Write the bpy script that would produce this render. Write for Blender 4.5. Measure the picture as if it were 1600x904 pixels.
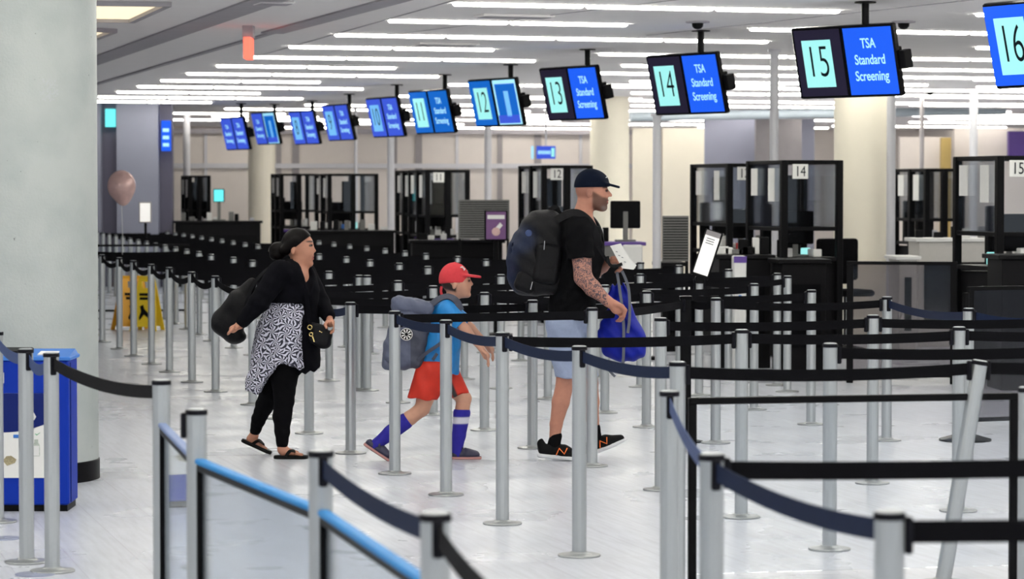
import bpy, math, random
import numpy as np
from mathutils import Vector, Matrix
random.seed(7)
SC = bpy.context.scene
for o in list(bpy.data.objects): bpy.data.objects.remove(o)
COL = SC.collection

# ------------------------------------------------------------------ camera, light, exposure
FPX, CH = 4400.0, 1.73
TH = math.atan(156/FPX)
cam_d = bpy.data.cameras.new('camera'); cam = bpy.data.objects.new('camera', cam_d); COL.objects.link(cam)
cam.location = (0, 0, CH); cam.rotation_euler = (math.pi/2-TH, 0, 0)
cam_d.sensor_width = 36; cam_d.lens = FPX/1600*36; cam_d.clip_end = 300
cam_d.dof.use_dof = True; cam_d.dof.focus_distance = 17.6; cam_d.dof.aperture_fstop = 4.5
SC.camera = cam
WORLD_STRENGTH = 0.8
TUBE_STRENGTH = 25.0
EXPOSURE = 0.0
w = bpy.data.worlds.new('world'); SC.world = w; w.use_nodes = True
w.node_tree.nodes['Background'].inputs[0].default_value = (0.86, 0.93, 1.0, 1)
w.node_tree.nodes['Background'].inputs[1].default_value = WORLD_STRENGTH
SC.view_settings.view_transform = 'Standard'; SC.view_settings.look = 'None'
SC.view_settings.exposure = EXPOSURE; SC.view_settings.gamma = 1; SC.view_settings.use_curve_mapping = False
SC.cycles.use_denoising = True
SC.cycles.max_bounces = 8; SC.cycles.transparent_max_bounces = 16
SC.cycles.sample_clamp_indirect = 6

ZC = 3.27                                  # ceiling height
UA = math.radians(15.4)                    # the hall's grid is turned 15.4 degrees
U = Vector((math.cos(UA), math.sin(UA), 0)); V = Vector((-math.sin(UA), math.cos(UA), 0))

def ray(px, py):
    c, s = math.cos(TH), math.sin(TH)
    dx, up = px-800, 452-py
    return Vector((dx, FPX*c+up*s, -FPX*s+up*c))
def G(px, py, z=0.0):
    r = ray(px, py); t = (z-CH)/r.z
    return Vector((r.x*t, r.y*t, z))
def D(px, py, Y):
    r = ray(px, py); t = Y/r.y
    return Vector((r.x*t, Y, CH+r.z*t))

# ------------------------------------------------------------------ materials
def node_mat(name):
    m = bpy.data.materials.new(name); m.use_nodes = True
    nt = m.node_tree; return m, nt, nt.nodes['Principled BSDF']
def mat(name, col, rough=.5, metal=0.0, var=.06, scale=40, bump=0.0, emit=None, es=0, spec=None, coords='Object', stretch=None, sheen=0, rvar=0, paint=False):
    m, nt, b = node_mat(name)
    N, L = nt.nodes, nt.links
    tc = N.new('ShaderNodeTexCoord'); mp = N.new('ShaderNodeMapping')
    L.new(tc.outputs[coords], mp.inputs[0])
    if stretch: mp.inputs['Scale'].default_value = stretch
    nz = N.new('ShaderNodeTexNoise'); nz.inputs['Scale'].default_value = scale; nz.inputs['Detail'].default_value = 4
    L.new(mp.outputs[0], nz.inputs['Vector'])
    mx = N.new('ShaderNodeMixRGB'); mx.inputs[1].default_value = (*[c*(1-var) for c in col], 1); mx.inputs[2].default_value = (*[min(1, c*(1+var)) for c in col], 1)
    L.new(nz.outputs['Fac'], mx.inputs[0]); L.new(mx.outputs[0], b.inputs['Base Color'])
    if paint:                                   # pigment areas stored per vertex: rgb and amount
        at = N.new('ShaderNodeAttribute'); at.attribute_name = 'pigment'; m2 = N.new('ShaderNodeMixRGB')
        L.new(at.outputs['Alpha'], m2.inputs[0]); L.new(mx.outputs[0], m2.inputs[1]); L.new(at.outputs['Color'], m2.inputs[2]); L.new(m2.outputs[0], b.inputs['Base Color'])
    b.inputs['Roughness'].default_value = rough; b.inputs['Metallic'].default_value = metal
    if spec is None and max(col) < .03 and not metal: spec = .07
    if spec is None and emit and es < 2: spec = 0.0; rough = .9
    if spec is not None: b.inputs['Specular IOR Level'].default_value = spec
    if sheen: b.inputs['Sheen Weight'].default_value = sheen
    if rvar:
        mr = N.new('ShaderNodeMapRange'); mr.inputs[3].default_value = rough-rvar; mr.inputs[4].default_value = rough+rvar
        L.new(nz.outputs['Fac'], mr.inputs[0]); L.new(mr.outputs[0], b.inputs['Roughness'])
    if bump:
        bp = N.new('ShaderNodeBump'); bp.inputs['Strength'].default_value = bump; bp.inputs['Distance'].default_value = .01
        L.new(nz.outputs['Fac'], bp.inputs['Height']); L.new(bp.outputs[0], b.inputs['Normal'])
    if emit:
        b.inputs['Emission Color'].default_value = (*emit, 1); b.inputs['Emission Strength'].default_value = es
    return m
def glass(name, tint=(.92, .95, .95), refl=.5, rough=.02):
    m = bpy.data.materials.new(name); m.use_nodes = True; nt = m.node_tree; nt.nodes.clear()
    N, L = nt.nodes, nt.links
    out = N.new('ShaderNodeOutputMaterial'); mix = N.new('ShaderNodeMixShader'); tr = N.new('ShaderNodeBsdfTransparent'); gl = N.new('ShaderNodeBsdfGlossy')
    fr = N.new('ShaderNodeFresnel'); fr.inputs['IOR'].default_value = 1.5
    nz = N.new('ShaderNodeTexNoise'); nz.inputs['Scale'].default_value = 14
    mul = N.new('ShaderNodeMath'); mul.operation = 'MULTIPLY'; mul.inputs[1].default_value = refl*2
    mr = N.new('ShaderNodeMapRange'); mr.inputs[3].default_value = max(0, rough-.01); mr.inputs[4].default_value = rough+.02
    L.new(nz.outputs['Fac'], mr.inputs[0]); L.new(mr.outputs[0], gl.inputs['Roughness'])
    tr.inputs[0].default_value = (*tint, 1); gl.inputs[0].default_value = (.9, .95, 1, 1)
    L.new(fr.outputs[0], mul.inputs[0]); L.new(mul.outputs[0], mix.inputs[0]); L.new(tr.outputs[0], mix.inputs[1]); L.new(gl.outputs[0], mix.inputs[2]); L.new(mix.outputs[0], out.inputs[0])
    return m
M = {}
M['steel'] = mat('satin aluminium', (.46, .485, .50), .38, .72, .04, 300, stretch=(1, 1, .02))
M['chrome'] = mat('polished steel', (.66, .68, .68), .2, .9, .05, 60)
M['base'] = mat('stanchion base silver', (.34, .355, .36), .32, .8, .08, 40)
M['cap'] = mat('black cap plastic', (.006, .006, .010), .6, 0, .1, spec=.12)
M['black'] = mat('black powder coat', (.005, .005, .006), .42, 0, .15, 60)
M['blackgloss'] = mat('black gloss', (.004, .004, .005), .2, 0, .15, 60)
M['belt'] = mat('black webbing', (.0035, .0035, .005), .7, 0, .2, 400, .15)
M['beltblue'] = mat('navy webbing', (.011, .018, .046), .7, 0, .3, 90, .1, spec=.08, stretch=(6, 6, .4))
M['beltlight'] = mat('slate blue webbing', (.055, .08, .18), .65, 0, .3, 90, .1, spec=.1, stretch=(6, 6, .4))
M['rail_bluerefl'] = mat('rail with painted blue reflection', (.015, .22, .56), .5, .0, .1, 12, spec=.15)  # reflection of the blue screens, put into the glossy rail's base colour
M['rail_palerefl'] = mat('pale rail with painted blue reflection', (.16, .23, .43), .5, .1, .1, 12, spec=.3)  # weaker grey-blue part of that rail reflection, likewise painted as base colour
M['ceil'] = mat('ceiling plaster', (.95, .92, .915), .8, 0, .03, 3)
M['ceilband'] = mat('ceiling groove grey', (.42, .40, .43), .8, 0, .1, 6)
M['wall'] = mat('beige wall panel', (.74, .685, .645), .7, 0, .05, 4)
M['walldark'] = mat('grey mullion', (.3, .28, .29), .6, 0, .1, 8)
M['wallgrey'] = mat('lilac grey wall', (.27, .28, .36), .6, 0, .05, 3)
M['wallshade'] = mat('dark lilac cladding', (.09, .085, .13), .5, 0, .1, 5)
M['soffit'] = mat('pale blue beam', (.36, .42, .47), .5, 0, .05, 8)
M['cream'] = mat('cream column paint', (.92, .865, .73), .55, 0, .03, 5)
M['pipe'] = mat('grey white pipe', (.6, .6, .64), .4, 0, .05, 10)
M['white'] = mat('white plastic', (.78, .78, .77), .4, 0, .03)
M['paper'] = mat('white paper', (.82, .82, .80), .7, 0, .03, 30)
M['desk'] = mat('charcoal laminate', (.007, .0068, .008), .45, 0, .2, 30)
M['counter'] = mat('light grey counter', (.55, .53, .50), .35, 0, .06, 20)
M['purple'] = mat('purple trim', (.10, .045, .28), .5, 0, .1)
M['grille'] = mat('grey perforated metal', (.17, .17, .165), .45, .3, .1)
M['redplastic'] = mat('red plastic', (.5, .03, .03), .4)
M['glass'] = glass('clear screen glass', (.96, .97, .98), .35, .03)
M['glassdark'] = glass('smoked acrylic', (.62, .60, .62), .5, .06)
M['glasslow'] = glass('barrier acrylic', (.97, .98, .99), .34, .03)
M['tube'] = mat('fluorescent diffuser', (.9, .9, .85), .5, 0, .02, emit=(1, .97, .86), es=TUBE_STRENGTH)
M['tubefar'] = mat('fluorescent diffuser dim', (.9, .9, .85), .5, 0, .02, emit=(1, .95, .86), es=19.0)
M['warm'] = mat('warm ceiling coffer light', (.9, .8, .6), .5, 0, .03, emit=(1, .86, .6), es=1.0)
M['exit'] = mat('red exit sign glow', (.6, .1, .08), .5, 0, .03, emit=(1, .14, .09), es=1.8)
M['scr_blue'] = mat('blue lit screen', (.01, .02, .1), .3, 0, .05, 6, emit=(.01, .10, .78), es=1.15)
M['scr_blue2'] = mat('deep blue lit screen', (.01, .02, .1), .3, 0, .05, 6, emit=(.05, .10, .66), es=1.0)
M['scr_teal'] = mat('teal blue lit screen', (.01, .02, .1), .3, 0, .05, 6, emit=(.005, .13, .55), es=1.0)
M['scr_dark'] = mat('dark navy screen', (.012, .011, .022), .3, 0, .05, 6, emit=(.018, .014, .035), es=.6)
M['scr_tile'] = mat('pale cyan lit tile', (.1, .2, .2), .3, 0, .05, 6, emit=(.33, .82, .80), es=1.0)
M['scr_tile2'] = mat('blue cyan lit tile', (.1, .2, .2), .3, 0, .05, 6, emit=(.15, .45, .88), es=1.0)
M['scr_text'] = mat('pale lit lettering', (.2, .3, .3), .3, 0, .05, 6, emit=(.33, .72, .95), es=1.0)
M['scr_ink'] = mat('black screen numerals', (.005, .01, .015), .3, 0, .05, 6)
M['scr_white'] = mat('white lit screen', (.5, .5, .5), .3, 0, .05, 6, emit=(.95, .92, .86), es=.75)
M['scr_cyan'] = mat('cyan lit screen', (.1, .3, .3), .3, 0, .05, 6, emit=(.12, .85, .88), es=1.0)
M['scr_purple'] = mat('purple lit poster', (.1, .05, .1), .3, 0, .3, 6, emit=(.07, .04, .09), es=1.0)
M['yellow'] = mat('yellow plastic', (.85, .60, .02), .4, 0, .04, 10)
M['mustard'] = mat('dull mustard paint', (.50, .36, .12), .6, 0, .05, 10)
M['orange'] = mat('orange yellow plastic', (.85, .42, .02), .4, 0, .04, 10)
M['binblue'] = mat('recycling bin blue', (.005, .032, .36), .5, 0, .05, 10, spec=.12)
M['binlid'] = mat('bin lid blue', (.05, .18, .56), .5, 0, .05, 10, spec=.15)
M['binnavy'] = mat('poster navy', (.008, .018, .14), .5, 0, .05, spec=.12)
M['skin'] = mat('light skin', (.47, .215, .15), .5, 0, .12, 40, .05, paint=True, spec=.3)
M['skinkid'] = mat('child skin', (.52, .27, .185), .5, 0, .08, 40, .05, paint=True)
M['skinw'] = mat('tan skin', (.46, .21, .135), .5, 0, .10, 40, .05, paint=True)
M['beard'] = mat('stubble beard', (.13, .065, .045), .7, 0, .4, 220, .2)
M['buzz'] = mat('shaved scalp', (.40, .22, .18), .6, 0, .15, 220, .1)
M['lip'] = mat('lip', (.42, .13, .12), .45, 0, .05)
M['eye'] = mat('dark eye', (.02, .013, .01), .2, 0, .05)
M['hair'] = mat('black hair', (.003, .0022, .0025), .42, 0, .4, 80, .15, stretch=(1, 1, 4))
M['kidhair'] = mat('brown hair', (.035, .02, .013), .5, 0, .4, 120, .4)
M['tee'] = mat('black cotton', (.0035, .0035, .0045), .85, 0, .25, 60, .1)
M['cardigan'] = mat('black knit', (.003, .003, .005), .9, 0, .25, 60, .15)
M['legging'] = mat('black leggings', (.0028, .0028, .0038), .8, 0, .25, 60, .05)
M['cap_navy'] = mat('navy cap cloth', (.003, .006, .016), .7, 0, .2, 80, .1)
M['cap_red'] = mat('red cap cloth', (.56, .032, .045), .8, 0, .12, 60, .15)
M['denim'] = mat('pale blue shorts cloth', (.30, .36, .52), .8, 0, .1, 50, .15)
M['blueshirt'] = mat('bright blue jersey', (.005, .19, .52), .55, 0, .2, 25, .1)
M['redshorts'] = mat('red athletic cloth', (.52, .018, .004), .65, 0, .12, 30, .1, paint=True)
M['bluesock'] = mat('royal blue sock', (.014, .01, .27), .85, 0, .15, 80, .1, paint=True)
M['whitecloth'] = mat('white cloth', (.72, .72, .78), .8, 0, .05)
M['blacksock'] = mat('black sock', (.004, .004, .005), .9, 0, .2)
M['shoe'] = mat('black shoe mesh', (.009, .009, .01), .7, 0, .3, 200, .3)
M['sole'] = mat('white rubber sole', (.74, .75, .78), .5, 0, .05)
M['orangelogo'] = mat('orange logo', (.85, .18, .03), .5, 0, .05)
M['clog'] = mat('navy clog rubber', (.018, .018, .05), .5, 0, .1)
M['clogstripe'] = mat('pinkish sole stripe', (.50, .24, .22), .6, paint=True)
M['sandal'] = mat('black sandal', (.006, .006, .006), .45, 0, .2)
M['packblack'] = mat('black nylon', (.0045, .0045, .006), .55, 0, .35, 60, .2, spec=.15)
M['packpaint'] = mat('black and navy nylon', (.0045, .0045, .006), .55, 0, .35, 60, .2, paint=True, spec=.2)
M['packnavy'] = mat('dark blue nylon', (.007, .011, .028), .5, 0, .3, 60, .2)
M['packgrey'] = mat('grey blue nylon', (.085, .098, .155), .7, 0, .15, 50, .2)
M['packgreyd'] = mat('dark grey nylon', (.045, .05, .078), .7, 0, .15, 50, .2)
M['strapgrey'] = mat('grey strap', (.10, .11, .14), .7, 0, .15, 80)
M['bagblue'] = mat('royal blue nylon', (.004, .012, .27), .5, 0, .2, 20, .2, spec=.2)
M['gold'] = mat('gold metal', (.8, .6, .25), .25, 1, .05)
M['silver'] = mat('small silver metal', (.6, .6, .62), .3, 1, .05)
M['foil'] = mat('foil balloon', (.60, .40, .38), .25, .2, .3, 12)

def leaf_mat(name, c0, c1, scale, dens, thr=0.0, base=None, distort=0.0):
    """fans of leaf strokes radiating from voronoi cell centres"""
    m, nt, b = node_mat(name); N, L = nt.nodes, nt.links
    tc = N.new('ShaderNodeTexCoord'); vo = N.new('ShaderNodeTexVoronoi'); vo.inputs['Scale'].default_value = scale
    sep0 = N.new('ShaderNodeSeparateXYZ'); cmb = N.new('ShaderNodeCombineXYZ')
    nz = N.new('ShaderNodeTexNoise'); nz.inputs['Scale'].default_value = scale*1.5
    vm = N.new('ShaderNodeVectorMath'); vm.operation = 'SCALE'; vm.inputs['Scale'].default_value = distort
    va = N.new('ShaderNodeVectorMath'); va.operation = 'ADD'
    L.new(tc.outputs['Object'], nz.inputs['Vector']); L.new(nz.outputs['Color'], vm.inputs[0]); L.new(tc.outputs['Object'], va.inputs[0]); L.new(vm.outputs[0], va.inputs[1])
    L.new(va.outputs[0], vo.inputs['Vector'])
    sub = N.new('ShaderNodeVectorMath'); sub.operation = 'SUBTRACT'
    L.new(va.outputs[0], sub.inputs[0]); L.new(vo.outputs['Position'], sub.inputs[1])
    sep = N.new('ShaderNodeSeparateXYZ'); L.new(sub.outputs[0], sep.inputs[0])
    at = N.new('ShaderNodeMath'); at.operation = 'ARCTAN2'; L.new(sep.outputs[0], at.inputs[0]); L.new(sep.outputs[2], at.inputs[1])
    mu = N.new('ShaderNodeMath'); mu.operation = 'MULTIPLY'; mu.inputs[1].default_value = dens; L.new(at.outputs[0], mu.inputs[0])
    ds = N.new('ShaderNodeMath'); ds.operation = 'MULTIPLY'; ds.inputs[1].default_value = 7.0; L.new(vo.outputs['Distance'], ds.inputs[0])
    ad = N.new('ShaderNodeMath'); ad.operation = 'ADD'; L.new(mu.outputs[0], ad.inputs[0]); L.new(ds.outputs[0], ad.inputs[1])
    si = N.new('ShaderNodeMath'); si.operation = 'SINE'; L.new(ad.outputs[0], si.inputs[0])
    mr = N.new('ShaderNodeMapRange'); mr.inputs[1].default_value = thr-.25; mr.inputs[2].default_value = thr+.25; L.new(si.outputs[0], mr.inputs[0])
    mx = N.new('ShaderNodeMixRGB'); mx.inputs[1].default_value = (*c0, 1); mx.inputs[2].default_value = (*c1, 1)
    L.new(mr.outputs[0], mx.inputs[0]); L.new(mx.outputs[0], b.inputs['Base Color']); b.inputs['Roughness'].default_value = .75
    return m
M['leaf'] = leaf_mat('palm leaf print cloth', (.012, .012, .03), (.62, .62, .74), 17, 8, .05, distort=.02)
M['tattoo'] = leaf_mat('tattooed skin', (.075, .055, .07), (.42, .20, .15), 26, 2.5, -.30, distort=.10)

# floor: glossy vinyl planks laid along the hall's grid
def floor_mat():
    m, nt, b = node_mat('polished floor'); N, L = nt.nodes, nt.links
    tc = N.new('ShaderNodeTexCoord'); mp = N.new('ShaderNodeMapping'); mp.inputs['Rotation'].default_value = (0, 0, -UA-math.pi/2)
    L.new(tc.outputs['Object'], mp.inputs[0])
    br = N.new('ShaderNodeTexBrick'); br.inputs['Scale'].default_value = 1.0; br.inputs['Brick Width'].default_value = 1.2; br.inputs['Row Height'].default_value = .3
    br.inputs['Mortar Size'].default_value = .0022; br.inputs['Color1'].default_value = (.575, .60, .665, 1); br.inputs['Color2'].default_value = (.54, .565, .63, 1); br.inputs['Mortar'].default_value = (.43, .43, .50, 1)
    L.new(mp.outputs[0], br.inputs['Vector'])
    mp2 = N.new('ShaderNodeMapping'); mp2.inputs['Scale'].default_value = (1.2, 14, 1); L.new(mp.outputs[0], mp2.inputs[0])
    nz = N.new('ShaderNodeTexNoise'); nz.inputs['Scale'].default_value = 2.2; nz.inputs['Detail'].default_value = 6; L.new(mp2.outputs[0], nz.inputs['Vector'])
    mx = N.new('ShaderNodeMixRGB'); mx.blend_type = 'MULTIPLY'; mx.inputs[0].default_value = .5
    cr = N.new('ShaderNodeMapRange'); cr.inputs[1].default_value = .3; cr.inputs[2].default_value = .6; cr.inputs[3].default_value = .72; cr.inputs[4].default_value = 1.08
    L.new(nz.outputs['Fac'], cr.inputs[0]); L.new(br.outputs['Color'], mx.inputs[1]); L.new(cr.outputs[0], mx.inputs[2]); L.new(mx.outputs[0], b.inputs['Base Color'])
    n2 = N.new('ShaderNodeTexNoise'); n2.inputs['Scale'].default_value = 1.1; n2.inputs['Detail'].default_value = 5; L.new(tc.outputs['Object'], n2.inputs['Vector'])
    r = N.new('ShaderNodeMapRange'); r.inputs[3].default_value = .2; r.inputs[4].default_value = .38; L.new(n2.outputs['Fac'], r.inputs[0]); L.new(r.outputs[0], b.inputs['Roughness'])
    b.inputs['Specular IOR Level'].default_value = .32
    return m
M['floor'] = floor_mat()
def column_mat():
    m, nt, b = node_mat('textured column paint'); N, L = nt.nodes, nt.links
    tc = N.new('ShaderNodeTexCoord'); nz = N.new('ShaderNodeTexNoise'); nz.inputs['Scale'].default_value = 60; nz.inputs['Detail'].default_value = 5
    n2 = N.new('ShaderNodeTexNoise'); n2.inputs['Scale'].default_value = 3; n2.inputs['Detail'].default_value = 4
    L.new(tc.outputs['Object'], nz.inputs['Vector']); L.new(tc.outputs['Object'], n2.inputs['Vector'])
    cr = N.new('ShaderNodeValToRGB'); cr.color_ramp.elements[0].position = .3; cr.color_ramp.elements[0].color = (.38, .42, .415, 1); cr.color_ramp.elements[1].position = .6; cr.color_ramp.elements[1].color = (.45, .485, .475, 1)
    L.new(n2.outputs['Fac'], cr.inputs[0])
    # scattered scuff specks
    n3 = N.new('ShaderNodeTexNoise'); n3.inputs['Scale'].default_value = 26; n3.inputs['Detail'].default_value = 2; L.new(tc.outputs['Object'], n3.inputs['Vector'])
    r3 = N.new('ShaderNodeMapRange'); r3.inputs[1].default_value = .755; r3.inputs[2].default_value = .80; L.new(n3.outputs['Fac'], r3.inputs[0])
    mx = N.new('ShaderNodeMixRGB'); mx.inputs[2].default_value = (.16, .16, .17, 1); L.new(r3.outputs[0], mx.inputs[0]); L.new(cr.outputs[0], mx.inputs[1])
    L.new(mx.outputs[0], b.inputs['Base Color']); b.inputs['Roughness'].default_value = .5
    bp = N.new('ShaderNodeBump'); bp.inputs['Strength'].default_value = .35; bp.inputs['Distance'].default_value = .006
    L.new(nz.outputs['Fac'], bp.inputs['Height']); L.new(bp.outputs[0], b.inputs['Normal'])
    return m
M['column'] = column_mat()

# ------------------------------------------------------------------ mesh helpers
class MB:
    def __init__(s): s.v = []; s.f = []; s.sm = []
    def add(s, vs, fs, smooth=False):
        n = len(s.v); s.v += [tuple(v) for v in vs]; s.f += [tuple(i+n for i in f) for f in fs]; s.sm += [smooth]*len(fs); return s
    def box(s, c, h, R=None):
        vs = []
        for x in (-1, 1):
            for y in (-1, 1):
                for z in (-1, 1):
                    p = Vector((x*h[0], y*h[1], z*h[2]))
                    if R is not None: p = R @ p
                    vs.append(Vector(c)+p)
        return s.add(vs, [(0, 1, 3, 2), (4, 6, 7, 5), (0, 4, 5, 1), (2, 3, 7, 6), (0, 2, 6, 4), (1, 5, 7, 3)])
    def bbox(s, c, h, bev=.004, R=None):        # chamfered box
        vs = []; hx, hy, hz = h; b = min(bev, min(h)*.9)
        c = Vector(c)
        outl = lambda hx, hy, b: [(-hx+b, -hy), (hx-b, -hy), (hx, -hy+b), (hx, hy-b), (hx-b, hy), (-hx+b, hy), (-hx, hy-b), (-hx, -hy+b)]
        lay = [(-hz, b), (-hz+b, 0), (hz-b, 0), (hz, b)]
        for z, i in lay:
            for x, y in outl(hx-i, hy-i, b):
                p = Vector((x, y, z)); p = R @ p if R is not None else p; vs.append(c+p)
        fs = [tuple(range(7, -1, -1)), tuple(range(24, 32))]
        for k in range(3):
            for i in range(8): fs.append((k*8+i, k*8+(i+1) % 8, (k+1)*8+(i+1) % 8, (k+1)*8+i))
        return s.add(vs, fs)
    def tube(s, pts, r, n=8, sy=1.0, closed=False):
        pts = [Vector(p) for p in pts]; rs = r if isinstance(r, (list, tuple)) else [r]*len(pts)
        vs = []; m = len(pts); prev = None
        for i, p in enumerate(pts):
            t = (pts[min(i+1, m-1)]-pts[max(i-1, 0)]).normalized()
            if prev is None: a = Vector((0, 1, 0)) if abs(t.y) < .9 else Vector((1, 0, 0))
            else: a = prev
            a = (a-t*a.dot(t)).normalized(); prev = a; b = t.cross(a)
            for k in range(n):
                an = 2*math.pi*k/n; vs.append(p+a*math.cos(an)*rs[i]*sy+b*math.sin(an)*rs[i])
        fs = []
        for i in range(m-1):
            for k in range(n): fs.append((i*n+k, i*n+(k+1) % n, (i+1)*n+(k+1) % n, (i+1)*n+k))
        fs.append(tuple(range(n-1, -1, -1))); fs.append(tuple(range((m-1)*n, m*n)))
        return s.add(vs, fs, True)
    def lathe(s, prof, n=24, c=(0, 0, 0), flute=0.0, R=None):
        vs = []; c = Vector(c)
        for r, z in prof:
            for k in range(n):
                a = 2*math.pi*k/n; rr = r*(1-flute) if flute and k % 3 == 0 else r
                p = Vector((rr*math.cos(a), rr*math.sin(a), z)); p = R @ p if R is not None else p; vs.append(c+p)
        m = len(prof); fs = []
        for i in range(m-1):
            for k in range(n): fs.append((i*n+k, i*n+(k+1) % n, (i+1)*n+(k+1) % n, (i+1)*n+k))
        fs.append(tuple(range(n-1, -1, -1))); fs.append(tuple(range((m-1)*n, m*n)))
        return s.add(vs, fs, True)
    def prism(s, poly, a, e):                    # poly: world points; extrude by e
        n = len(poly); vs = [Vector(p) for p in poly]+[Vector(p)+Vector(e) for p in poly]
        fs = [tuple(range(n)), tuple(range(2*n-1, n-1, -1))]+[(i, i+n, (i+1) % n+n, (i+1) % n) for i in range(n)]
        return s.add(vs, fs)
    def build(s, name, material, parent=None, world=False, smooth=None):
        off = Vector((0, 0, 0))
        if world and parent is not None:
            r = parent
            while r.parent: r = r.parent
            off = r.location
        me = bpy.data.meshes.new(name)
        me.from_pydata([tuple(Vector(v)-off) for v in s.v], [], s.f)
        me.polygons.foreach_set('use_smooth', s.sm if smooth is None else [smooth]*len(s.f))
        me.materials.append(material); me.update()
        me.validate()
        if any(s.sm) and smooth is None:
            try: me.set_sharp_from_angle(angle=math.radians(40))
            except Exception: pass
        return link(name, me, parent)
def link(name, me, parent=None):
    o = bpy.data.objects.new(name, me); COL.objects.link(o)
    if parent is not None: o.parent = parent
    return o
def tag(o, label, cat, group=None, kind=None):
    if label: o['label'] = label
    if cat: o['category'] = cat
    if group: o['group'] = group
    if kind: o['kind'] = kind
    return o
def thing(name, label, cat, loc=(0, 0, 0), rz=0, group=None):
    o = bpy.data.objects.new(name, None); COL.objects.link(o); o.empty_display_size = .1
    o.location = loc; o.rotation_euler = (0, 0, rz); return tag(o, label, cat, group)
def struct(name, mb, material):
    o = mb.build(name, material); o['kind'] = 'structure'; return o
def copy_tree(o, parent=None):
    c = o.copy(); COL.objects.link(c)
    if parent is not None: c.parent = parent
    for ch in list(o.children): copy_tree(ch, c)
    return c
def text(name, body, size, material, parent, mtx, ext=.001, xs=1.0, bold=0.0):
    cu = bpy.data.curves.new(name, 'FONT'); cu.body = body; cu.size = size; cu.align_x = 'CENTER'; cu.align_y = 'CENTER'; cu.extrude = ext; cu.offset = size*bold; cu.space_line = 1.15
    t = bpy.data.objects.new(name, cu); COL.objects.link(t)
    bpy.context.view_layer.update()
    me = bpy.data.meshes.new_from_object(t.evaluated_get(bpy.context.evaluated_depsgraph_get()))
    bpy.data.objects.remove(t); bpy.data.curves.remove(cu)
    me.name = name; me.materials.clear(); me.materials.append(material)
    me.transform(mtx @ Matrix.Diagonal((xs, 1, 1, 1)))
    return link(name, me, parent)
XZ = Matrix.Rotation(math.pi/2, 4, 'X')      # text facing -Y

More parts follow.
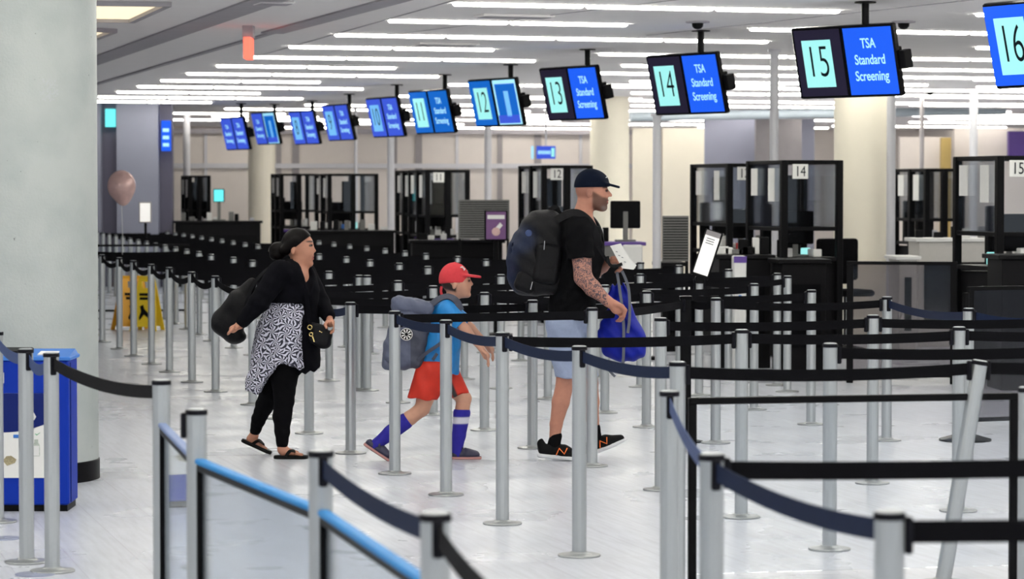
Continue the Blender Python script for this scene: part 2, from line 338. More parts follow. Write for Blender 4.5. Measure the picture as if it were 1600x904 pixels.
# ------------------------------------------------------------------ signed distance modelling (people, bags)
class Field:
    def __init__(s, lo, hi, h):
        s.lo = np.array(lo, float); s.h = h
        n = np.ceil((np.array(hi)-s.lo)/h).astype(int)+2
        s.n = n; s.g = np.full(tuple(n), .5, np.float32)
        s.ax = [s.lo[i]+np.arange(n[i])*h for i in range(3)]
    def sub(s, lo, hi):
        i0 = np.maximum(0, np.floor((np.array(lo)-s.lo)/s.h).astype(int)); i1 = np.minimum(s.n, np.ceil((np.array(hi)-s.lo)/s.h).astype(int)+1)
        sl = tuple(slice(a, max(a, b)) for a, b in zip(i0, i1))
        X, Y, Z = np.meshgrid(s.ax[0][sl[0]], s.ax[1][sl[1]], s.ax[2][sl[2]], indexing='ij', sparse=True)
        return sl, X, Y, Z
    def mixin(s, sl, d, k, op):
        a = s.g[sl]
        if a.size == 0: return
        if op == '-':
            if k > 0:
                h = np.clip(.5-.5*(a+d)/k, 0, 1); s.g[sl] = a*(1-h)-d*h+k*h*(1-h)
            else: s.g[sl] = np.maximum(a, -d)
        else:
            if k > 0:
                h = np.clip(.5+.5*(a-d)/k, 0, 1); s.g[sl] = a*(1-h)+d*h-k*h*(1-h)
            else: s.g[sl] = np.minimum(a, d)
    def rc(s, a, b, ra, rb, k=.02, sy=1.0, op='+'):
        a = np.array(a, float); b = np.array(b, float); R = max(ra, rb)*max(1, sy)+max(k, .01)+.03
        sl, X, Y, Z = s.sub(np.minimum(a, b)-R, np.maximum(a, b)+R)
        A = a.copy(); B = b.copy(); yc = (a[1]+b[1])/2
        Y = (Y-yc)/sy; A[1] = (a[1]-yc)/sy; B[1] = (b[1]-yc)/sy
        ba = B-A; L2 = float(ba@ba)+1e-12
        t = np.clip(((X-A[0])*ba[0]+(Y-A[1])*ba[1]+(Z-A[2])*ba[2])/L2, 0, 1)
        d = np.sqrt((X-A[0]-t*ba[0])**2+(Y-A[1]-t*ba[1])**2+(Z-A[2]-t*ba[2])**2)-(ra+(rb-ra)*t)
        s.mixin(sl, (d*min(1, sy)).astype(np.float32), k, op); return s
    def chain(s, pts, rs, k=.02, sy=1.0):
        for i in range(len(pts)-1): s.rc(pts[i], pts[i+1], rs[i], rs[i+1], k if i == 0 else min(k, .012), sy)
        return s
    def ell(s, c, r, rot=0, k=.02, op='+', yaw=0):
        c = np.array(c, float); R = max(r)+max(k, .01)+.02
        sl, X, Y, Z = s.sub(c-R, c+R); X = X-c[0]; Y = Y-c[1]; Z = Z-c[2]
        ca, sa = math.cos(math.radians(rot)), math.sin(math.radians(rot)); X, Z = X*ca+Z*sa, -X*sa+Z*ca
        if yaw:
            cb, sb = math.cos(math.radians(yaw)), math.sin(math.radians(yaw)); X, Y = X*cb+Y*sb, -X*sb+Y*cb
        k0 = np.sqrt((X/r[0])**2+(Y/r[1])**2+(Z/r[2])**2); k1 = np.sqrt((X/r[0]**2)**2+(Y/r[1]**2)**2+(Z/r[2]**2)**2)+1e-9
        s.mixin(sl, (k0*(k0-1)/k1).astype(np.float32), k, op); return s
    def rbox(s, c, h, rad, rot=0, k=.01, op='+'):
        c = np.array(c, float); R = float(np.linalg.norm(h))+max(k, .01)+.02
        sl, X, Y, Z = s.sub(c-R, c+R); X = X-c[0]; Y = Y-c[1]; Z = Z-c[2]
        ca, sa = math.cos(math.radians(rot)), math.sin(math.radians(rot)); X, Z = X*ca+Z*sa, -X*sa+Z*ca
        qx, qy, qz = np.abs(X)-h[0]+rad, np.abs(Y)-h[1]+rad, np.abs(Z)-h[2]+rad
        d = np.sqrt(np.maximum(qx, 0)**2+np.maximum(qy, 0)**2+np.maximum(qz, 0)**2)+np.minimum(np.maximum(qx, np.maximum(qy, qz)), 0)-rad
        s.mixin(sl, d.astype(np.float32), k, op); return s
    def blend(s, o, k=.02):
        a, d = s.g, o.g; h = np.clip(.5+.5*(a-d)/k, 0, 1); s.g = (a*(1-h)+d*h-k*h*(1-h)).astype(np.float32); return s
    def cut(s, fn, lo=None, hi=None):            # keep where fn<0
        sl, X, Y, Z = s.sub(lo if lo is not None else s.lo, hi if hi is not None else s.lo+s.n*s.h)
        d = np.broadcast_to(fn(X, Y, Z), s.g[sl].shape); s.g[sl] = np.maximum(s.g[sl], d).astype(np.float32); return s
    def wrinkle(s, fn):
        sl, X, Y, Z = s.sub(s.lo, s.lo+s.n*s.h); s.g += np.asarray(np.broadcast_to(fn(X, Y, Z), s.g.shape), np.float32); return s
    def mesh(s):
        g = s.g; g[0] = g[-1] = .5; g[:, 0] = g[:, -1] = .5; g[:, :, 0] = g[:, :, -1] = .5
        ins = (g < 0); c = np.zeros(tuple(np.array(g.shape)-1), np.int8)
        for a in (0, 1):
            for b in (0, 1):
                for d in (0, 1): c += ins[a:g.shape[0]-1+a, b:g.shape[1]-1+b, d:g.shape[2]-1+d]
        mask = (c > 0) & (c < 8); cells = np.argwhere(mask); idx = np.full(c.shape, -1, np.int64); idx[mask] = np.arange(len(cells))
        pos = np.zeros((len(cells), 3)); cnt = np.zeros(len(cells))
        cor = [(a, b, d) for a in (0, 1) for b in (0, 1) for d in (0, 1)]
        for i, A in enumerate(cor):
            for B in cor[i+1:]:
                if sum(abs(x-y) for x, y in zip(A, B)) != 1: continue
                ga = g[cells[:, 0]+A[0], cells[:, 1]+A[1], cells[:, 2]+A[2]]; gb = g[cells[:, 0]+B[0], cells[:, 1]+B[1], cells[:, 2]+B[2]]
                m = (ga < 0) != (gb < 0); t = ga[m]/(ga[m]-gb[m])
                pos[m] += np.array(A)+t[:, None]*(np.array(B)-np.array(A)); cnt[m] += 1
        v = (cells+pos/cnt[:, None])*s.h+s.lo
        F = []
        for ax in range(3):
            o1, o2 = [(1, 2), (2, 0), (0, 1)][ax]
            e = [slice(None)]*3; e[ax] = slice(0, -1); f = [slice(None)]*3; f[ax] = slice(1, None)
            A = ins[tuple(e)]; B = ins[tuple(f)]
            for sgn, m in ((1, A & ~B), (0, ~A & B)):
                p = np.argwhere(m)
                p = p[(p[:, o1] >= 1) & (p[:, o2] >= 1)]
                q = []
                for d1, d2 in ((1, 1), (0, 1), (0, 0), (1, 0)):
                    r = p.copy(); r[:, o1] -= d1; r[:, o2] -= d2; q.append(idx[r[:, 0], r[:, 1], r[:, 2]])
                q = np.stack(q, 1)
                F.append(q if sgn else q[:, ::-1])
        return v, np.concatenate(F)
    def build(s, name, mats, parent, region=None, pigment=None):
        v, F = s.mesh(); r = parent
        while r.parent: r = r.parent
        me = bpy.data.meshes.new(name); vv = v-np.array(r.location)
        me.vertices.add(len(v)); me.vertices.foreach_set('co', vv.astype(np.float32).ravel())
        me.loops.add(F.size); me.loops.foreach_set('vertex_index', F.astype(np.int32).ravel())
        me.polygons.add(len(F)); me.polygons.foreach_set('loop_start', np.arange(0, F.size, 4, dtype=np.int32))
        me.update(calc_edges=True)
        me.polygons.foreach_set('use_smooth', np.ones(len(F), bool))
        for m in (mats if isinstance(mats, list) else [mats]): me.materials.append(m)
        if region is not None:
            c = v[F].mean(1); me.polygons.foreach_set('material_index', region(c).astype(np.int32))
        if pigment is not None:
            a = me.color_attributes.new('pigment', 'FLOAT_COLOR', 'POINT'); col = np.zeros((len(v), 4), np.float32)
            for rgb, amt in pigment(v):
                amt = np.clip(amt, 0, 1)[:, None]; tot = col[:, 3:]*(1-amt)+amt
                col[:, :3] = np.where(tot > 1e-5, (col[:, :3]*col[:, 3:]*(1-amt)+np.array(rgb)*amt)/np.maximum(tot, 1e-5), 0); col[:, 3:] = tot
            a.data.foreach_set('color', col.ravel())
        me.update()
        return link(name, me, parent)

# ================================================================== THE SETTING
# floor and ceiling: hall slab
mb = MB(); mb.box((0, 45, -.05), (40, 55, .05)); struct('floor', mb, M['floor'])
mb = MB(); mb.box((0, 45, ZC+.15), (40, 55, .10)); mb.box((0, 45, ZC+.03), (40, 55, .03)); struct('ceiling', mb, M['ceil'])
TN = [0]
def trim(mb, m):
    TN[0] += 1; return struct('trim_%d' % TN[0], mb, m)
def vband(pa, pb, wid, z0, m, thick=.012):
    a, b = G(*pa, ZC), G(*pb, ZC); d = (b-a).normalized(); n = Vector((-d.y, d.x, 0))
    a = a-d*30; b = b+d*.5
    R = Matrix.Rotation(math.atan2(d.y, d.x), 3, 'Z'); c = (a+b)/2
    q = MB(); q.box((c.x, c.y, ZC-thick+.004), ((b-a).length/2, wid/2, thick)); q2 = MB()
    q2.box((c.x, c.y, ZC-thick+.004), ((b-a).length/2, wid/2, thick), R); return trim(q2, m)
def gband(pa, pb, wid, m, ext0=6, ext1=0, thick=.01):
    a, b = G(*pa, ZC), G(*pb, ZC); d = (b-a).normalized(); a = a-d*ext0; b = b+d*ext1
    R = Matrix.Rotation(math.atan2(d.y, d.x), 3, 'Z'); c = (a+b)/2
    q = MB(); q.box((c.x, c.y, ZC-thick+.003), ((b-a).length/2, wid/2, thick), R); return trim(q, m)
gband((400, 5), (152, 93), .30, M['ceilband'], 8, 6)
gband((612, 0), (425, 50), .22, M['ceilband'], 8, 0)
gband((425, 50), (152, 130), .07, M['ceilband'], 0, 8)
gband((700, 3), (400, 88), .02, M['ceilband'], 6, 0, .004)
gband((1010, 5), (560, 60), .015, M['ceilband'], 6, 0, .004)
gband((1330, 20), (1010, 55), .015, M['ceilband'], 6, 0, .004)

# walls
def wallbox(name, a, b, z0, z1, th, m):
    a = Vector((*a, 0)); b = Vector((*b, 0)); d = b-a; R = Matrix.Rotation(math.atan2(d.y, d.x), 3, 'Z'); c = (a+b)/2
    q = MB(); q.box((c.x, c.y, (z0+z1)/2), (d.length/2, th/2, (z1-z0)/2), R); return struct(name, q, m)
wallbox('wall_back', (-22, 66), (24, 76), 0, ZC, .2, M['wall'])
wallbox('wall_right', (18, 20), (24, 76), 0, ZC, .2, M['wall'])
wallbox('wall_left', (-14, 30), (-22, 66), 0, ZC, .2, M['wallgrey'])
# upper panelled fascia standing in front of the back wall
P0 = Vector((-7.8, 58, 0)); Ud = Vector((1, .12, 0)).normalized()
def along(t, dy=0): return P0+Ud*t+Vector((0, dy, 0))
q = MB(); R12 = Matrix.Rotation(math.atan2(Ud.y, Ud.x), 3, 'Z')
c = along(5.3); q.box((c.x, c.y, 1.47), (5.4, .08, 1.43), R12); struct('wall_middle', q, M['wall'])
for i, t in enumerate([1.5, 3.0, 3.35, 4.6, 5.4, 5.9, 6.7, 7.6, 8.4, 9.3, 10.0, 10.55]):
    q = MB(); c = along(t, -.1); q.box((c.x, c.y, 1.45), (.03+.02*(i % 3), .03, 1.42), R12); trim(q, M['walldark'] if i % 3 else M['pipe'])
q = MB(); c = along(5.3, -.12); q.box((c.x, c.y, 2.22), (5.4, .04, .05), R12); trim(q, M['pipe'])
q = MB(); c = along(5.3, -.14); q.box((c.x, c.y, 2.93), (5.5, .1, .05), R12); trim(q, M['ceilband'])
# right hand back region: pale blue beam and set back wall panels
a, b = D(985, 182, 52), D(1570, 172, 54)
q = MB(); q.tube([a, b], .09, 12); trim(q, M['soffit'])
for x0, x1, y0, m in [(1100, 1272, 186, 'wallgrey'), (1180, 1252, 186, 'walldark'), (1405, 1475, 214, 'wall'), (1490, 1600, 200, 'wall'), (1470, 1485, 215, 'mustard'), (1575, 1660, 205, 'purple'), (988, 1028, 200, 'cream'), (1035, 1100, 200, 'cream')]:
    Y = {'walldark': 55, 'purple': 55.2, 'mustard': 55.6}.get(m, 56)
    a = D(x0, y0, Y); b = D(x1, y0, Y)
    q = MB(); z1 = a.z; z0 = 0 if m != 'purple' else z1-.5
    q.box(((a.x+b.x)/2, Y, (z0+z1)/2), ((b.x-a.x)/2, .1, (z1-z0)/2)); trim(q, M[m])
# left lilac block of wall with dark cladding strips
for x0, x1, y0, m, Y in [(120, 270, 172, 'wallshade', 50.2), (183, 248, 174, 'wallgrey', 50.0), (150, 158, 174, 'wallgrey', 49.98)]:
    a = D(x0, y0, Y); b = D(x1, y0, Y); q = MB(); q.box(((a.x+b.x)/2, Y, ZC/2), ((b.x-a.x)/2, .1, ZC/2)); trim(q, M[m])
a = D(172, 184, 49.9)
o = tag(MB().box((a.x, 49.95, a.z), (.09, .03, .16)).build('blue_lamp', M['scr_cyan']), 'small cyan blue lamp high on the dark wall strip at far left', 'light')
a = D(259, 212, 49.9)
r = thing('wall_display', 'tall narrow blue lit display on the dark wall edge at left', 'display', (a.x, 49.95, a.z-.26))
MB().bbox((0, 0, .26), (.085, .03, .27), .01).build('screen_panel', M['scr_blue'], r)
for i in range(3): MB().bbox((0, -.033, .1+i*.13), (.055, .004, .03), .003).build('lettering', M['scr_text'], r)

# columns
def column(px_l, px_r, Y, name, label, m, foot=.22, base_m=None):
    a, b = D(px_l, 300, Y), D(px_r, 300, Y); rr = (b.x-a.x)/2; x = (a.x+b.x)/2
    t = thing(name, label, 'column', (x, Y, 0))
    MB().lathe([(rr, 0.0), (rr, ZC)], 64).build('shaft', m, t)
    if base_m: MB().lathe([(rr+.012, 0), (rr+.012, foot), (rr+.001, foot+.006)], 64).build('base_band', base_m, t)
    return t
R0 = .5; cY = 16.85; ex = D(151, 300, cY).x
t = thing('round_column', 'huge white textured round column with scuff marks at left, black base band', 'column', (ex-R0, cY, 0))
MB().lathe([(R0, 0), (R0, ZC)], 96).build('shaft', M['column'], t)
MB().lathe([(R0+.006, 0), (R0+.006, .115), (R0+.001, .12)], 96).build('base_band', M['black'], t)
# round grey scuff at head height
a = D(72, 138, cY-R0)
q = MB()
for i in range(90):
    an = random.random()*6.28; rr = .062*math.sqrt(random.random()); px, pz = a.x+rr*math.cos(an)*.8, a.z+rr*math.sin(an)*1.2
    dx = px-(ex-R0); dx = max(-R0*.95, min(R0*.95, dx)); yy = cY-math.sqrt(R0*R0-dx*dx)
    n = Vector((dx, yy-cY, 0)).normalized(); tt = Vector((-n.y, n.x, 0)); sz = .0025+.004*random.random(); c = Vector((px, yy, pz))+n*.001
    q.add([c-tt*sz-Vector((0, 0, sz)), c+tt*sz-Vector((0, 0, sz)), c+tt*sz+Vector((0, 0, sz)), c-tt*sz+Vector((0, 0, sz))], [(0, 1, 2, 3)])
M['scuff'] = mat('scuff grey', (.47, .50, .51), .7)
q.build('scuff_mark', M['scuff'], t, world=True)
column(1303, 1387, 33.5, 'round_column', 'cream round column behind the black office chair, right of booth 14', M['cream'])
column(922, 983, 47, 'round_column', 'cream round column behind the capped man, between screens 13 and 14', M['cream'])
column(388, 430, 56, 'round_column', 'cream round column far away under the leftmost hanging screens', M['cream'])
# poles and pipes
def pole(px0, px1, ytop, ybot, Y, label, m='pipe', zt=None, zb=None, cat='pole', name='support_pole'):
    a, b = D(px0, ytop, Y), D(px1, ytop, Y); x = (a.x+b.x)/2; r = (b.x-a.x)/2
    z0 = D(px0, ybot, Y).z if zb is None else zb; z1 = a.z if zt is None else zt
    t = thing(name, label, cat, (x, Y, z0))
    MB().lathe([(r, 0), (r, z1-z0)], 20).build('shaft', M[m], t)
    MB().lathe([(r*1.5, z1-z0-.03), (r*1.5, z1-z0)], 20).build('top_flange', M[m], t)
    if z0 < .01: MB().lathe([(r*1.9, 0), (r*1.8, .03), (r*1.1, .04)], 20).build('foot', M['black'], t)
    return t
pole(1386, 1400, 100, 0, 33.0, 'slim grey pipe running up beside the cream column at right', zt=ZC, zb=0)
pole(1020, 1033, 183, 0, 28.6, 'white pole below screen 14, behind the papers the man holds', zb=0, zt=2.5)
pole(1203, 1217, 68, 0, 31, 'white pole reaching the ceiling between screens 14 and 15', zt=ZC, zb=0)
pole(1515, 1528, 155, 0, 44, 'white pole in the distance between screens 15 and 16', zt=ZC, zb=0)
pole(605, 616, 200, 0, 49, 'white pole below screen 10, left of the booths', zt=ZC, zb=0)
pole(757, 768, 200, 0, 50, 'white pole below screen 12', zt=ZC, zb=0)
pole(553, 558, 180, 0, 53, 'thin white pole behind screen 9', zt=ZC, zb=0)
pole(286, 297, 190, 0, 57, 'white pole at far left beyond the wall corner', zt=ZC, zb=0)
pole(1437, 1444, 160, 0, 46, 'thin dark grey pole right of the cream column', 'walldark', zt=ZC, zb=0)

# ------------------------------------------------------------------ ceiling lights
fx = MB(); fx.bbox((0, 0, 0), (.56, .035, .012), .01); 
proto_light = None
nlight = [0]
def light_at(p, near=True, L=1.12):
    nlight[0] += 1
    r = bpy.data.objects.new('ceiling_light', LIGHT_ME[near, L]); COL.objects.link(r)
    r.location = (p.x, p.y, ZC-.012); r.rotation_euler = (0, 0, LA)
    return tag(r, LIGHT_LABEL[0], 'ceiling light', LIGHT_LABEL[1])
LIGHT_LABEL = ['slim lit fluorescent tube set in the grey ceiling', 'ceiling light tubes']
LA = math.radians(17.0); LU = Vector((math.cos(LA), math.sin(LA), 0))
LIGHT_ME = {}
for near in (True, False):
    for L in (1.12, 3.4):
        q = MB(); q.bbox((0, 0, 0), (L/2, .05, .014), .012)
        me = bpy.data.meshes.new('ceiling_light'); me.from_pydata(q.v, [], q.f); me.materials.append(M['tube' if near else 'tubefar']); LIGHT_ME[near, L] = me
def light_row(p, n, near=True):
    for i in range(n): light_at(p+LU*(.58+i*1.16), near)
rows = {0: 3, 1: 2, 2: 4, 3: 2, 4: 3, 5: 2, 6: 3, 7: 2, 8: 3, 9: 2, 10: 3, 11: 2}
for k, n in rows.items():
    p = Vector((-.5-.635*k, 23.3+2.33*k, 0)); light_row(p, n, True)
# second and third groups towards the right
for px, py, n in [(1170, 44, 3), (934, 83, 5), (970, 101, 5), (1150, 116, 4), (935, 113, 1), (983, 126, 4), (1110, 136, 5), (880, 131, 3), (700, 131, 3), (622, 149, 3), (985, 144, 4), (1240, 146, 5), (983, 156, 5), (985, 164, 4), (1230, 159, 4), (690, 163, 3), (1240, 171, 4), (475, 163, 2), (800, 152, 2), (1524, 21, 3), (1524, 73, 2), (1520, 123, 2), (1525, 135, 3), (1440, 150, 3), (1420, 163, 4), (1110, 186, 3), (1090, 198, 3), (1300, 196, 4), (1420, 190, 4), (985, 193, 2), (270, 176, 2), (330, 181, 2), (265, 186, 3), (430, 186, 2), (700, 178, 3), (560, 171, 3), (850, 171, 4), (640, 186, 3), (820, 184, 4), (1180, 178, 5), (500, 192, 3), (760, 192, 4), (960, 186, 4), (1500, 178, 3), (1450, 184, 4), (350, 169, 3), (1260, 204, 5), (1000, 203, 5), (700, 199, 5), (420, 198, 4), (1500, 203, 4)]:
    light_row(G(px, py, ZC), n, py < 150)
# rows over the near part of the hall (behind and above the camera's view)
LIGHT_LABEL[:] = ['long lit ceiling strip over the near queue', 'ceiling strips over the near queue']
for k in range(-10, 0):
    p = Vector((-.5-.635*k, 23.3+2.33*k, 0))
    for j in (-3, -2, -1, 0, 1, 2): light_at(p+LU*(1.8+j*4.6), True, 3.4)
# warm coffers at top left
def coffer(corners, label):
    P = [G(x, y, ZC) for x, y in corners]; c = sum(P, Vector())/4
    t = thing('ceiling_coffer', label, 'ceiling light', (c.x, c.y, ZC))
    MB().prism([p+Vector((0, 0, -.004)) for p in P], 0, (0, 0, -.004)).build('light_panel', M['warm'], t, world=True)
    q = MB()
    for i in range(4):
        a, b = P[i], P[(i+1) % 4]; d = b-a; q.box((a+b)/2+Vector((0, 0, -.02)), (d.length/2+.02, .03, .02), Matrix.Rotation(math.atan2(d.y, d.x), 3, 'Z'))
    q.build('frame', M['ceilband'], t, world=True)
coffer([(90, 1), (262, 3), (206, 29), (60, 27)], 'large warm lit ceiling recess beside the top of the white column')
coffer([(100, 41), (178, 45), (150, 56), (90, 60)], 'small warm lit ceiling recess below the larger one at top left')
# vents, sensors
def vent(px0, px1, py, label):
    a, b = G(px0, py, ZC), G(px1, py, ZC); c = (a+b)/2
    t = thing('ceiling_vent', label, 'vent', (c.x, c.y, ZC), LA)
    L = (b-a).length/2; MB().bbox((0, 0, -.01), (L, .16, .01), .006).build('frame', M['ceil'], t)
    q = MB(); [q.box((0, -.11+.055*i, -.021), (L*.92, .012, .003)) for i in range(5)]; q.build('slats', M['ceilband'], t)
vent(745, 862, 24, 'grey slatted air vent between the first two light rows')
vent(648, 745, 68, 'grey slatted air vent in the third bay of lights')
vent(515, 575, 101, 'small dim slatted vent among the left light rows')
vent(400, 455, 3, 'slatted vent at the top edge, left of centre')
for px, py, lb in [(1412, 33, 'small dark dome camera on the ceiling right of screen 15'), (1453, 142, 'small dark dome sensor above the distant right lanes'), (1090, 33, 'round ceiling sensor above screen 14'), (1498, 172, 'small dark dome sensor low in the distance at right')]:
    p = G(px, py, ZC); t = thing('dome_camera', lb, 'camera', (p.x, p.y, ZC))
    MB().lathe([(.11, 0), (.11, -.015), (.06, -.02)], 20).build('mount_plate', M['ceilband'], t)
    MB().lathe([(.055, -.018), (.05, -.05), (.03, -.07), (.005, -.075)], 16).build('dome', M['black'], t)
# exit sign
a = D(380, 58, 26.5); b = D(393, 92, 26.5)
t = thing('exit_sign', 'red lit exit sign hanging edge-on from the ceiling at upper left', 'sign', ((a.x+b.x)/2, 26.5, b.z))
hh = a.z-b.z
MB().bbox((0, .12, hh/2), (.036, .16, hh/2), .008).build('lit_panel', M['exit'], t)
MB().box((0, .12, (hh+ZC-b.z)/2), (.05, .1, (ZC-b.z-hh)/2)).build('ceiling_mount', M['ceilband'], t)

# ------------------------------------------------------------------ hanging screens
def hanging_screen(num, tl, bl, tr, br, label, left='dark', scheme=0, pole_px=None, pole_y=None, right='text'):
    Hl = bl[1]-tl[1]; Hr = br[1]-tr[1]; H = (Hl+Hr)/2
    cx = (tl[0]+bl[0]+tr[0]+br[0])/4; cy = (tl[1]+bl[1]+tr[1]+br[1])/4; W = ((tr[0]-tl[0])+(br[0]-bl[0]))/2
    Y = .585*FPX/H; app = math.acos(min(.97, W/H*.585/1.10)); phi = app+math.atan((cx-800)/FPX)
    c = D(cx, cy, Y)
    t = thing('hanging_screen', label, 'screen', (c.x, c.y, c.z), 0)
    w, h = 1.08/2, .6/2
    Rm = Matrix.Rotation(-phi, 4, 'Z') @ Matrix.Rotation(math.radians(13), 4, 'X')
    # local frame: x right, y away, z up; face looks to -y
    def part(name, cpos, half, m, bev=.004):
        q = MB(); q.bbox(cpos, half, bev); q.v = [tuple(Rm @ Vector(v)) for v in q.v]; return q.build(name, m, t)
    part('housing', (0, .035, 0), (w, .03, h), M['blackgloss'], .01)
    blue = [M['scr_blue'], M['scr_teal'], M['scr_blue2']][scheme]
    lm = M['scr_dark'] if left == 'dark' else blue
    part('left_panel', (-w/2+.005+(.02 if scheme == 0 and left == 'dark' else 0)-.02, .0045, 0), (w/2-.025, .003, h-.022), lm, .002)
    part('right_panel', (w/2, .0045, 0), (w/2-.018, .003, h-.022), blue if right == 'text' else M['scr_text'], .002)
    tm = M['scr_tile'] if scheme < 2 else M['scr_tile2']
    T = lambda x, z: Rm @ Matrix.Translation((x, 0, z)) @ XZ
    if left != 'text':
        part('number_tile', (-w*.52, .0, -.005), (.155, .003, h*.66), tm, .002)
        if num: text('numeral', str(num), .38, M['scr_ink'], t, Rm @ Matrix.Translation((-w*.52, -.005, 0)) @ XZ, xs=.68, bold=-.012)
    else:
        for li, wd_ in enumerate(('TSA', 'Standard', 'Screening')): text('lettering', wd_, .105, M['scr_text'], t, Rm @ Matrix.Translation((-w*.5, -.003, .125-.125*li)) @ XZ, xs=.8, bold=.01)
    if right == 'text':
        for li, wd_ in enumerate(('TSA', 'Standard', 'Screening')): text('lettering', wd_, .115, M['scr_text'], t, Rm @ Matrix.Translation((w*.5, -.003, .145-.135*li)) @ XZ, xs=.78, bold=.012)
    else:
        part('picture', (w/2+.01, .0, .03), (w/2-.05, .003, h-.1), M['scr_teal'], .002)
        part('picture', (w/2+.02, -.004, -.02), (.05, .003, h-.14), M['scr_tile2'], .002)
        part('picture', (w/2, -.004, -h+.09), (w/2-.04, .003, .05), M['scr_blue2'], .002)
    part('mount_box', (w*.55, .10, 0), (.2, .045, .09), M['black'], .006)
    part('side_bracket', (w+.02, .09, -.01), (.035, .05, .075), M['black'], .006)
    pp = Rm @ Vector((.12, .12, 0))
    if pole_px is not None:
        q0 = D(pole_px, pole_y or 100, c.y+pp.y); px = q0.x-c.x
    else: px = pp.x
    MB().tube([(px, pp.y, -.02), (px, pp.y, ZC-c.z-.01)], .032, 12).build('ceiling_pole', M['black'], t)
    MB().lathe([(.09, ZC-c.z-.012), (.09, ZC-c.z)], 20, (px, pp.y, 0)).build('ceiling_plate', M['black'], t)
    return t
hanging_screen(16, (1531, 15), (1553, 141), (1700, -14), (1716, 130), 'blue hanging screen numbered 16, cut by the right edge', 'blue', 0)
hanging_screen(15, (1232, 50), (1248, 155), (1392, 33), (1408, 150), 'hanging screen numbered 15, blue right half with screening text', 'dark', 0, 1352, 10)
hanging_screen(14, (1006, 93), (1022, 183), (1117, 77), (1135, 175), 'hanging screen numbered 14 with a black left half', 'dark', 0, 1095, 60)
hanging_screen(13, (840, 112), (854, 192), (930, 98), (945, 184), 'hanging screen numbered 13, above the backpack of the capped man', 'dark', 0, 918, 85)
hanging_screen(12, (728, 129), (743, 201), (803, 118), (819, 194), 'hanging screen numbered 12 showing a picture on its right half', 'blue', 1, 798, 100, 'pic')
hanging_screen(11, (637, 145), (648, 211), (696, 137), (711, 207), 'teal blue hanging screen numbered 11, left of screen 12', 'blue', 1, 695, 120)
hanging_screen(10, (573, 153), (579, 215), (621, 152), (629, 214), 'blue hanging screen with pale number tile, left of screen 11', 'blue', 2, 620, 135)
hanging_screen(9, (504, 164), (510, 221), (544, 163), (550, 219), 'small blue hanging screen, fourth from the left', 'blue', 2, 546, 145)
hanging_screen(8, (452, 176), (458, 227), (491, 171), (496, 225), 'small blue hanging screen, third from the left, with pale tile', 'blue', 2, 488, 155)
hanging_screen(0, (394, 177), (398, 227), (430, 174), (434, 225), 'small blue hanging screen with a cyan picture, second from the left', 'text', 2, 429, 160, 'pic')
hanging_screen(0, (347, 185), (349, 235), (382, 182), (386, 234), 'leftmost hanging screen, both halves lettered in blue', 'text', 2, 377, 168)

# restroom direction sign and far lit things
a, b = D(838, 228, 54), D(868, 248, 54)
t = thing('direction_sign', 'small blue lit direction sign on the beige back wall left of booth 12', 'sign', ((a.x+b.x)/2, 54, b.z))
hh = (a.z-b.z)/2; ww = (b.x-a.x)/2
MB().bbox((0, 0, hh), (ww, .04, hh), .01).build('lit_panel', M['scr_blue2'], t)
for i in range(7): MB().bbox((-ww*.75+i*ww*.19, -.045, hh), (ww*.07, .004, hh*.28), .002).build('letter_mark', M['scr_text'], t)
MB().bbox((ww*.72, -.045, hh), (ww*.17, .004, hh*.68), .003).build('pictogram', M['scr_tile'], t)
MB().bbox((-ww*1.4, 0, hh), (ww*.12, .04, hh), .005).build('end_panel', M['scr_text'], t)
MB().box((0, .02, (hh*2+ZC-b.z)/2), (.02, .02, (ZC-b.z-hh*2)/2)).build('hanger', M['pipe'], t)

# ------------------------------------------------------------------ belt stanchions
def ribbon(p0, p1, zc, sag, wd=.052, th=.0035, n=14, tw=0.0):
    p0 = Vector(p0); p1 = Vector(p1); d = (p1-p0); d.z = 0; nrm = Vector((-d.y, d.x, 0)).normalized()
    vs = []
    for i in range(n+1):
        s = i/n; c = p0.lerp(p1, s); c.z = (zc[0]*(1-s)+zc[1]*s)-sag*4*s*(1-s)
        up = Vector((0, 0, 1))*math.cos(tw*math.sin(math.pi*s))+nrm*math.sin(tw*math.sin(math.pi*s))
        for a, b in ((-1, -1), (1, -1), (1, 1), (-1, 1)): vs.append(c+nrm*th/2*a+up*wd/2*b)
    fs = []
    for i in range(n):
        for k in range(4): fs.append((i*4+k, i*4+(k+1) % 4, i*4+4+(k+1) % 4, i*4+4+k))
    fs += [(3, 2, 1, 0), (n*4, n*4+1, n*4+2, n*4+3)]
    return MB().add(vs, fs)
PR = .0345
pole_mb = MB().lathe([(PR, .012), (PR, .974)], 36, flute=.05)
base_mb = MB().lathe([(.100, 0), (.102, .004), (.099, .009), (.06, .013), (.046, .016), (.04, .022)], 40)
cap_mb = MB().lathe([(PR+.002, .974), (PR+.003, .976), (PR+.003, .988), (PR+.001, .991)], 32)
lid_mb = MB().lathe([(PR-.003, .989), (PR-.003, .993), (PR-.008, .995), (.004, .996)], 28)
ST_ME = {}
for nm, q, m in (('pole', pole_mb, 'steel'), ('base', base_mb, 'base'), ('cap', cap_mb, 'cap'), ('lid', lid_mb, 'steel')):
    me = bpy.data.meshes.new(nm); me.from_pydata(q.v, [], q.f); me.materials.append(M[m]); me.polygons.foreach_set('use_smooth', [True]*len(q.f)); me.set_sharp_from_angle(angle=math.radians(35)); ST_ME[nm] = me
ST = {}
